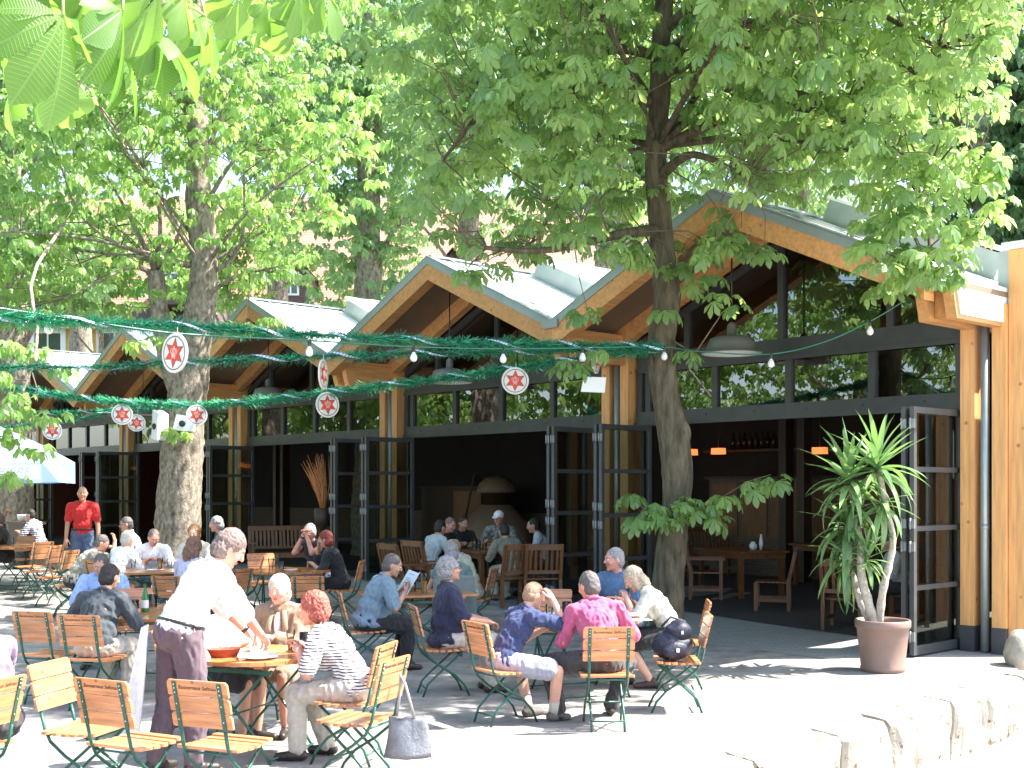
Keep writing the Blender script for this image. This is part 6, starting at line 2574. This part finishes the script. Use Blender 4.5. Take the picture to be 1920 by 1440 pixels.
# ------------------------------------------------------------------ the people
SKIN['fair'] = mat('skin_fair', (.60, .33, .235), .5, .08, 12)
SKIN['tan'] = mat('skin_tan', (.50, .26, .17), .5, .08, 12)
SKIN['red'] = mat('skin_ruddy', (.58, .27, .19), .5, .1, 12)
SKIN['leg'] = SKIN['tan']


def hairm(n, c, v=.35):
    return mat('hair_' + n, c, .55, v, 60, .5, 120)


H_BROWNGREY = hairm('greying_brown', (.17, .12, .10))
H_WHITE = hairm('white', (.55, .51, .44))
H_GREY = hairm('grey', (.26, .25, .25))
H_DGREY = hairm('dark_grey', (.10, .085, .08))
H_RED = hairm('henna_red', (.36, .09, .06))
H_AUBURN = hairm('auburn', (.22, .035, .022))
H_BLACK = hairm('black', (.018, .014, .013))
H_BROWN = hairm('brown_curls', (.24, .13, .085))
H_SANDY = hairm('sandy', (.30, .19, .115))
H_GINGER = hairm('ginger', (.42, .20, .08))
H_BLOND = hairm('ash_blonde', (.45, .37, .26))
C_WHITE = cloth('white_shirt', (.80, .79, .79))
C_PLUM = cloth('plum_trousers', (.105, .070, .085))
C_FAWN = cloth('fawn_jacket', (.25, .165, .105))
C_CREAM = cloth('cream', (.62, .58, .47))
C_STRIPE = stripemat('stripe_top', (.72, .70, .68), (.035, .03, .04), 44, 2, .60)
C_KHAKI = cloth('pale_khaki', (.47, .42, .35))
C_GBLUE = cloth('grey_blue', (.17, .235, .285))
C_BLACK = cloth('black', (.014, .014, .016))
C_NAVY = cloth('navy_blouse', (.018, .020, .050))
C_POLO = cloth('navy_polo', (.022, .035, .105))
C_LGREY = cloth('pale_grey_shorts', (.30, .30, .36))
C_PINK = cloth('pink_shirt', (.40, .085, .175))
C_CHAR = cloth('charcoal', (.035, .034, .034))
C_BLUE = cloth('denim_blue', (.09, .16, .27))
C_LBLUE = cloth('light_blue', (.30, .42, .68))
C_TEAL = cloth('teal_vest', (.10, .19, .185), col2=(.17, .22, .21), scale=8)
C_VEST = cloth('pale_vest', (.46, .47, .36))
C_DTAN = cloth('dark_tank', (.04, .04, .055))
C_RED = cloth('red_shirt', (.55, .022, .020))
C_JEANS = cloth('jeans', (.07, .11, .19))
C_MOTTLE = cloth('mottled_shirt', (.16, .15, .10), col2=(.55, .50, .42), scale=14)
C_SLATE = cloth('slate_shirt', (.045, .055, .062))
C_MAUVE = cloth('mauve_shirt', (.20, .145, .215))
C_LAV = cloth('lavender', (.55, .52, .66))
C_PLAID = cloth('plaid', (.05, .055, .05), col2=(.30, .32, .30), scale=22)
C_PGREY = cloth('pale_grey_shirt', (.42, .46, .47))
C_SNAVY = stripemat('stripe_navy', (.60, .58, .66), (.05, .05, .10), 22, 2, .5)
C_SHOE = mat('dark_shoe', (.03, .022, .018), .45, .2, 8)
C_SAND = mat('brown_sandal', (.05, .03, .022), .6, .2, 8)
C_TRAIN = mat('brown_trainer', (.10, .085, .07), .7, .25, 14)
C_LEATHER = mat('belt_leather', (.02, .018, .017), .4, .1)


def pp(px, Y):
    return (xw(px, Y), Y)


# around the near round table
person('waiter in a blown-out white shirt and plum trousers, bending over the round table', pp(334, 8.3), 42, 'red', ('wavy', H_BROWNGREY), (C_WHITE, 1), ('long', C_PLUM), C_SHOE,
       pose='stand', lean=18, hunch=16, twist=-6, head=(-16, 20), rw=(.10, .60, .84), lw=(-.12, .64, .82), rh=(.6, -.4, -.4), lh=(-.6, -.4, -.4), sleeve=1.25, vox=.010, k=1.05,
       untuck=False, belly=.02, fat=1.08, extras=(('belt', C_LEATHER), ('apron', C_WHITE, -1), ('watch', -1)), rf=(.11, .06, .075), lf=(-.10, -.12, .075))
person('woman half hidden behind the waiter, only her lap, bare shins and sleeves showing', (-2.42, 9.5), -22, 'tan', ('wavy', H_BROWN), (C_WHITE,), ('skirt', C_BLACK), C_SHOE,
       lean=10, rw=(.10, .36, .80), lw=(-.14, .40, .80), sleeve=1.6, vox=.012, female=True, k=.96)
person('smiling white-haired woman in a fawn jacket, facing us across the round table', (-1.9, 10.0), 263, 'red', ('bob', H_WHITE), (C_CREAM,), ('skirt', C_FAWN), C_SHOE,
       lean=10, hunch=8, head=(-4, -2), rw=(.20, .40, .79), lw=(-.02, .42, .80), jacket=(C_FAWN, 1.75), extras=(('blouse', C_WHITE, C_FAWN),), sleeve=.9, vox=.010, female=True, belly=.03, fat=1.12, k=.98, rf=(.16, .36, .075), lf=(-.13, .42, .075))
person('woman with short henna-red hair in a black and white striped top, leaning left', (-1.13, 8.72), 166, 'red', ('curly', H_RED), (C_STRIPE,), ('long', C_KHAKI), C_SHOE,
       lean=24, hunch=14, head=(0, -8), rw=(.12, .46, .80), lw=(-.14, .40, .79), lh=(-.6, -.1, -.8), sleeve=.85, vox=.010, female=True, fat=1.05, rf=(.12, .28, .075), lf=(-.12, .42, .075))
person('mauve-shirted person cut off by the left edge', (-3.25, 7.5), 160, 'tan', ('short', H_DGREY), (C_MAUVE,), ('long', C_CHAR), C_SHOE, lean=6, sleeve=.8, vox=.012)
# middle
person('stout man in a grey-blue shirt reading a menu, seen from behind', pp(690, 13.0), 22, 'tan', ('short', H_DGREY), (C_GBLUE, 1), ('long', C_BLACK), C_SHOE,
       lean=14, hunch=12, head=(-12, 8), rw=(.20, .36, .86), lw=(-.06, .40, .86), sleeve=.9, vox=.012, belly=.06, fat=1.2, extras=(('menu',),), rpalm=(-.5, .5, .5), lpalm=(.5, .5, .5))
person('grey-haired woman in a navy blouse sitting upright in profile', (xw(840, 11.6), 11.6), 16, 'tan', ('curly', H_GREY), (C_NAVY, 1), ('long', C_KHAKI), C_SHOE,
       lean=-4, hunch=6, head=(6, -6), rw=(.16, .34, .70), lw=(-.10, .36, .70), sleeve=.95, vox=.011, female=True, belly=.08, fat=1.2, extras=(('glasses',),))
person('boy with cropped hair in a navy polo, hand raised to his cheek', (xw(945, 10.2), 10.2), 34, 'fair', ('crew', H_SANDY), (C_POLO, 1), ('short', C_LGREY), C_TRAIN,
       lean=16, hunch=18, head=(-6, 2), rw=(.16, .43, 1.08), rh=(.6, .25, -1.0), lw=(-.05, .48, .80), sleeve=.95, vox=.010, k=.95, rpalm=(-.7, -.3, .3), rf=(.26, .36, .075), lf=(-.04, .30, .075),
       curl=70, knee=(.8, .5, .7), socks=C_KHAKI)
person('man in a pink shirt and charcoal jeans, his back to us', (xw(1130, 10.05), 10.05), 96, 'red', ('short', H_DGREY), (C_PINK, 1), ('long', C_CHAR), C_SHOE,
       lean=10, hunch=16, side=-5, head=(28, 4), rw=(.20, .40, .80), lw=(-.20, .40, .80), lh=(-.5, -.3, -1), sleeve=1.7, vox=.010, fat=1.04, extras=(('belt', C_LEATHER),), untuck=False,
       rf=(.14, .40, .075), lf=(-.34, .22, .075), knee=(.7, .5, 1))
person('grey-haired man in a denim-blue shirt looking left across the table', (xw(1168, 13.0), 13.0), 236, 'red', ('short', H_GREY), (C_BLUE, 1), ('long', C_CHAR), C_SHOE,
       lean=6, hunch=10, head=(-38, -2), rw=(.16, .42, .80), lw=(-.18, .40, .80), sleeve=.95, vox=.011, belly=.04, fat=1.18, k=1.03)
person('woman with a fair ponytail in a loose cream shirt, head bowed over her plate', (1.60, 11.95), 174, 'fair', ('long', H_BLOND), (C_CREAM, 1), ('skirt', C_BLACK), C_SAND,
       lean=16, hunch=20, head=(4, 24), rw=(.14, .42, .86), lw=(-.10, .44, .88), sleeve=.9, vox=.010, female=True, fat=1.02, rf=(.10, .44, .07), lf=(-.10, .20, .07), curl=75)
person('grey-haired person in a teal vest with a pink print, seen from behind', (xw(848, 14.9), 14.9), 96, 'tan', ('wavy', H_GREY), (C_TEAL,), ('long', C_CHAR), C_SHOE, lean=8, hunch=12, sleeve=.3, vox=.013, female=True)
person('bald man in a pale vest over a light blue shirt, behind the teal vest', (xw(882, 16.2), 16.2), 160, 'tan', ('balding', H_SANDY), (C_LBLUE, 1), ('long', C_KHAKI), C_SHOE, lean=10, hunch=14, head=(0, 14), sleeve=1.7, vox=.013,
       jacket=(C_VEST, .05, 'vest'), belly=.03, fat=1.1)
# table of the clasped hands
person('man in a dark tank top with clasped hands before his mouth', (xw(598, 18.3), 18.3), 248, 'red', ('short', H_GREY), (C_DTAN,), ('long', C_JEANS), C_SHOE, lean=16, hunch=10, head=(-14, -4),
       rw=(.045, .40, 1.08), lw=(-.045, .40, 1.08), rh=(.5, .1, -1), lh=(-.5, .1, -1), sleeve=.12, vox=.012, k=1.03, extras=(('glasses',), ('watch', 1)), rpalm=(-1, 0, 0), lpalm=(1, 0, 0), curl=70)
person('woman with short auburn hair and black top, chin on her hand', (xw(640, 17.3), 17.3), 172, 'tan', ('bob', H_AUBURN), (C_BLACK,), ('long', C_BLACK), C_SHOE, lean=10, hunch=14, head=(0, 2), rw=(.08, .36, 1.08), rh=(.5, .3, -1),
       lw=(-.12, .38, .80), sleeve=1.2, vox=.012, female=True, rpalm=(-.4, -.6, .3), curl=70)
# left tables
person('man with thinning black hair in a black shirt and pale trousers, his back to us', (xw(178, 10.95), 10.95), 78, 'tan', ('short', H_BLACK), (C_SLATE, 1), ('long', C_KHAKI), C_SHOE, lean=8, hunch=16, head=(-8, 6),
       sleeve=.95, vox=.010, fat=1.12, belly=.03, rw=(.18, .42, .80), lw=(-.24, .34, .78), untuck=False)
person('man in a light blue shirt facing us behind the black-shirted man', (xw(200, 13.6), 13.6), 276, 'tan', ('short', H_DGREY), (C_LBLUE, 1), ('long', C_CHAR), C_SHOE, lean=12, hunch=14, head=(4, 16), sleeve=.95, vox=.012, fat=1.1)
person('man in a sunlit white shirt looking down at his hands', (xw(285, 18.0), 18.0), 290, 'red', ('short', H_BROWNGREY), (C_WHITE, 1), ('long', C_JEANS), C_SHOE, lean=12, hunch=14, head=(6, 20), rw=(.10, .42, .80), lw=(-.12, .42, .80), sleeve=1.5, vox=.012)
person('grey-haired person in white seen from behind, beside the white shirt', (xw(215, 17.3), 17.3), 62, 'fair', ('short', H_WHITE), (C_WHITE,), ('long', C_KHAKI), C_SHOE, lean=10, hunch=16, sleeve=.9, vox=.013, female=True)
person('man in dark sunglasses and slate shirt by the forked trunk', (xw(260, 19.9), 19.9), 205, 'tan', ('short', H_DGREY), (C_PGREY, 1), ('long', C_CHAR), C_SHOE, lean=8, hunch=12, head=(-6, 0), sleeve=.95, vox=.013, extras=(('glasses', 1),))
person('person in a mottled shirt resting forehead on a raised hand', (xw(140, 17.5), 17.5), 24, 'red', ('short', H_DGREY), (C_MOTTLE,), ('long', C_CHAR), C_SHOE, lean=20, hunch=20, head=(-10, 8), rw=(.10, .55, 1.08), rh=(.4, .3, -1), lw=(-.12, .44, .80),
       sleeve=.95, vox=.012, fat=1.1, rpalm=(-.3, -.8, .3))
person('man standing in a red shirt and jeans before the dark doors', (xw(155, 20.6), 20.6), 282, 'tan', ('balding', H_SANDY), (C_RED,), ('long', C_JEANS), C_SHOE, pose='stand', lean=0, hunch=2, head=(6, 2), rw=(.25, .08, .86), lw=(-.26, .04, .84), rh=(.5, -1, 0),
       lh=(-.5, -1, 0), sleeve=.75, vox=.012, k=1.04, fat=1.0, untuck=False, extras=(('belt', C_LEATHER),))
person('person in black at the far left edge with a hand behind the head', (xw(12, 21.2), 21.2), 200, 'red', ('short', H_DGREY), (C_BLACK,), ('long', C_CHAR), C_SHOE, lean=4, hunch=10, rw=(.22, .02, 1.30), rh=(1, .2, .2), lw=(-.14, .38, .8), sleeve=.5, vox=.014)
person('person in a striped shirt dimly seen behind the far left door', (xw(76, 25.8), 25.8), 170, 'tan', ('short', H_BLACK), (C_SNAVY,), ('long', C_CHAR), C_SHOE, lean=10, hunch=14, sleeve=.9, vox=.015)
person('woman with long brown curls seen from behind, next to the waiter', (xw(347, 15.5), 15.5), 66, 'fair', ('longcurly', H_BROWN), (C_LAV,), ('long', C_CHAR), C_SHOE, lean=8, hunch=10, sleeve=1.5, vox=.012, female=True, k=1.02)
person('ginger-haired person whose head just shows above the brown curls', (xw(371, 18.2), 18.2), 268, 'fair', ('curly', H_GINGER), (C_CREAM,), ('long', C_CHAR), C_SHOE, lean=8, vox=.014, female=True)
person('grey curly-haired man whose head shows above the waiter', (xw(428, 19.9), 19.9), 200, 'red', ('curly', H_GREY), (C_SLATE,), ('long', C_JEANS), C_SHOE, lean=8, vox=.014)
# in the doorway
person('man in a white cap and plaid shirt at the doorway table', (xw(940, 21.4), 21.4), 262, 'red', ('crew', H_DGREY), (C_PLAID, 1), ('long', C_CHAR), C_SHOE, lean=10, hunch=12, head=(-16, 2), sleeve=.95, vox=.013, extras=(('cap', C_WHITE),), k=1.04)
person('dark-haired man in a black top at the doorway table', (xw(857, 20.7), 20.7), 296, 'tan', ('short', H_BLACK), (C_BLACK,), ('long', C_CHAR), C_SHOE, lean=12, hunch=14, head=(4, 8), sleeve=1.7, vox=.013)
person('brown-haired person between the black top and the pale back', (xw(824, 20.3), 20.3), 316, 'red', ('short', H_BROWNGREY), (C_BLACK,), ('long', C_CHAR), C_SHOE, lean=12, hunch=14, head=(0, 10), sleeve=1.7, vox=.013)
person('man in a pale grey shirt turning his back, at the left of the doorway table', (xw(803, 19.3), 19.3), 40, 'tan', ('short', H_BLACK), (C_PGREY,), ('long', C_CHAR), C_SHOE, lean=10, hunch=16, sleeve=.95, vox=.013)
person('dark figure with a khaki shirt turning his back at the doorway table', (xw(962, 18.9), 18.9), 120, 'tan', ('short', H_BLACK), (cloth('khaki_dark', (.20, .19, .14)),), ('long', C_KHAKI), C_SHOE, lean=14, hunch=18, sleeve=.95, vox=.013)
person('man in a pale shirt partly hidden by the folded glass doors', (xw(1028, 19.8), 19.8), 176, 'tan', ('short', H_BLACK), (C_PGREY,), ('long', C_CHAR), C_SHOE, lean=10, hunch=16, sleeve=.95, vox=.013)
p = hl(hall_hit(1690, 1190, 1.2)[0], 1.25)
person('person in a white shirt hidden behind the potted palm', (p.x, p.y), 176, 'tan', ('short', H_DGREY), (C_PGREY,), ('long', C_CHAR), C_SHOE, lean=8, hunch=14, sleeve=.95, vox=.014)
flush_queue()
# ------------------------------------------------------------------ camera, light, sky
cam = bpy.data.cameras.new('camera')
co = bpy.data.objects.new('camera', cam)
COL.objects.link(co)
co.location = (0, 0, CH)
co.rotation_euler = (math.pi / 2, 0, 0)
cam.sensor_width = 36
cam.lens = F / 1920 * 36
cam.shift_y = (H0 - 720) / 1920
cam.clip_end = 800
SC.camera = co
ELEV, AZ = R(55), R(2)
sd = Vector((math.cos(ELEV) * math.cos(AZ), math.cos(ELEV) * math.sin(AZ), math.sin(ELEV)))
sun = bpy.data.lights.new('sun', 'SUN')
sun.energy = 4.8
sun.angle = R(.53)
sun.color = (1.0, .96, .90)
so = bpy.data.objects.new('sun', sun)
COL.objects.link(so)
so.rotation_euler = sd.to_track_quat('Z', 'Y').to_euler()
so.location = (20, 0, 40)
w = bpy.data.worlds.new('World')
SC.world = w
w.use_nodes = True
nt = w.node_tree
sky = nt.nodes.new('ShaderNodeTexSky')
sky.sky_type = 'NISHITA'
sky.sun_disc = False
sky.sun_elevation = ELEV
sky.sun_rotation = R(90) - AZ
sky.air_density = 1.0
sky.dust_density = 2.0
sky.ozone_density = 1.0
nt.links.new(sky.outputs[0], nt.nodes['Background'].inputs[0])
nt.nodes['Background'].inputs[1].default_value = .15
SC.view_settings.view_transform = 'Standard'
SC.view_settings.look = 'None'
SC.view_settings.exposure = 2.1
SC.view_settings.gamma = 1.0
SC.render.engine = 'CYCLES'
SC.cycles.max_bounces = 8
SC.cycles.diffuse_bounces = 4
SC.cycles.glossy_bounces = 3
SC.cycles.transparent_max_bounces = 12
SC.cycles.transmission_bounces = 4
SC.cycles.caustics_reflective = False
SC.cycles.caustics_refractive = False
SC.cycles.use_denoising = True
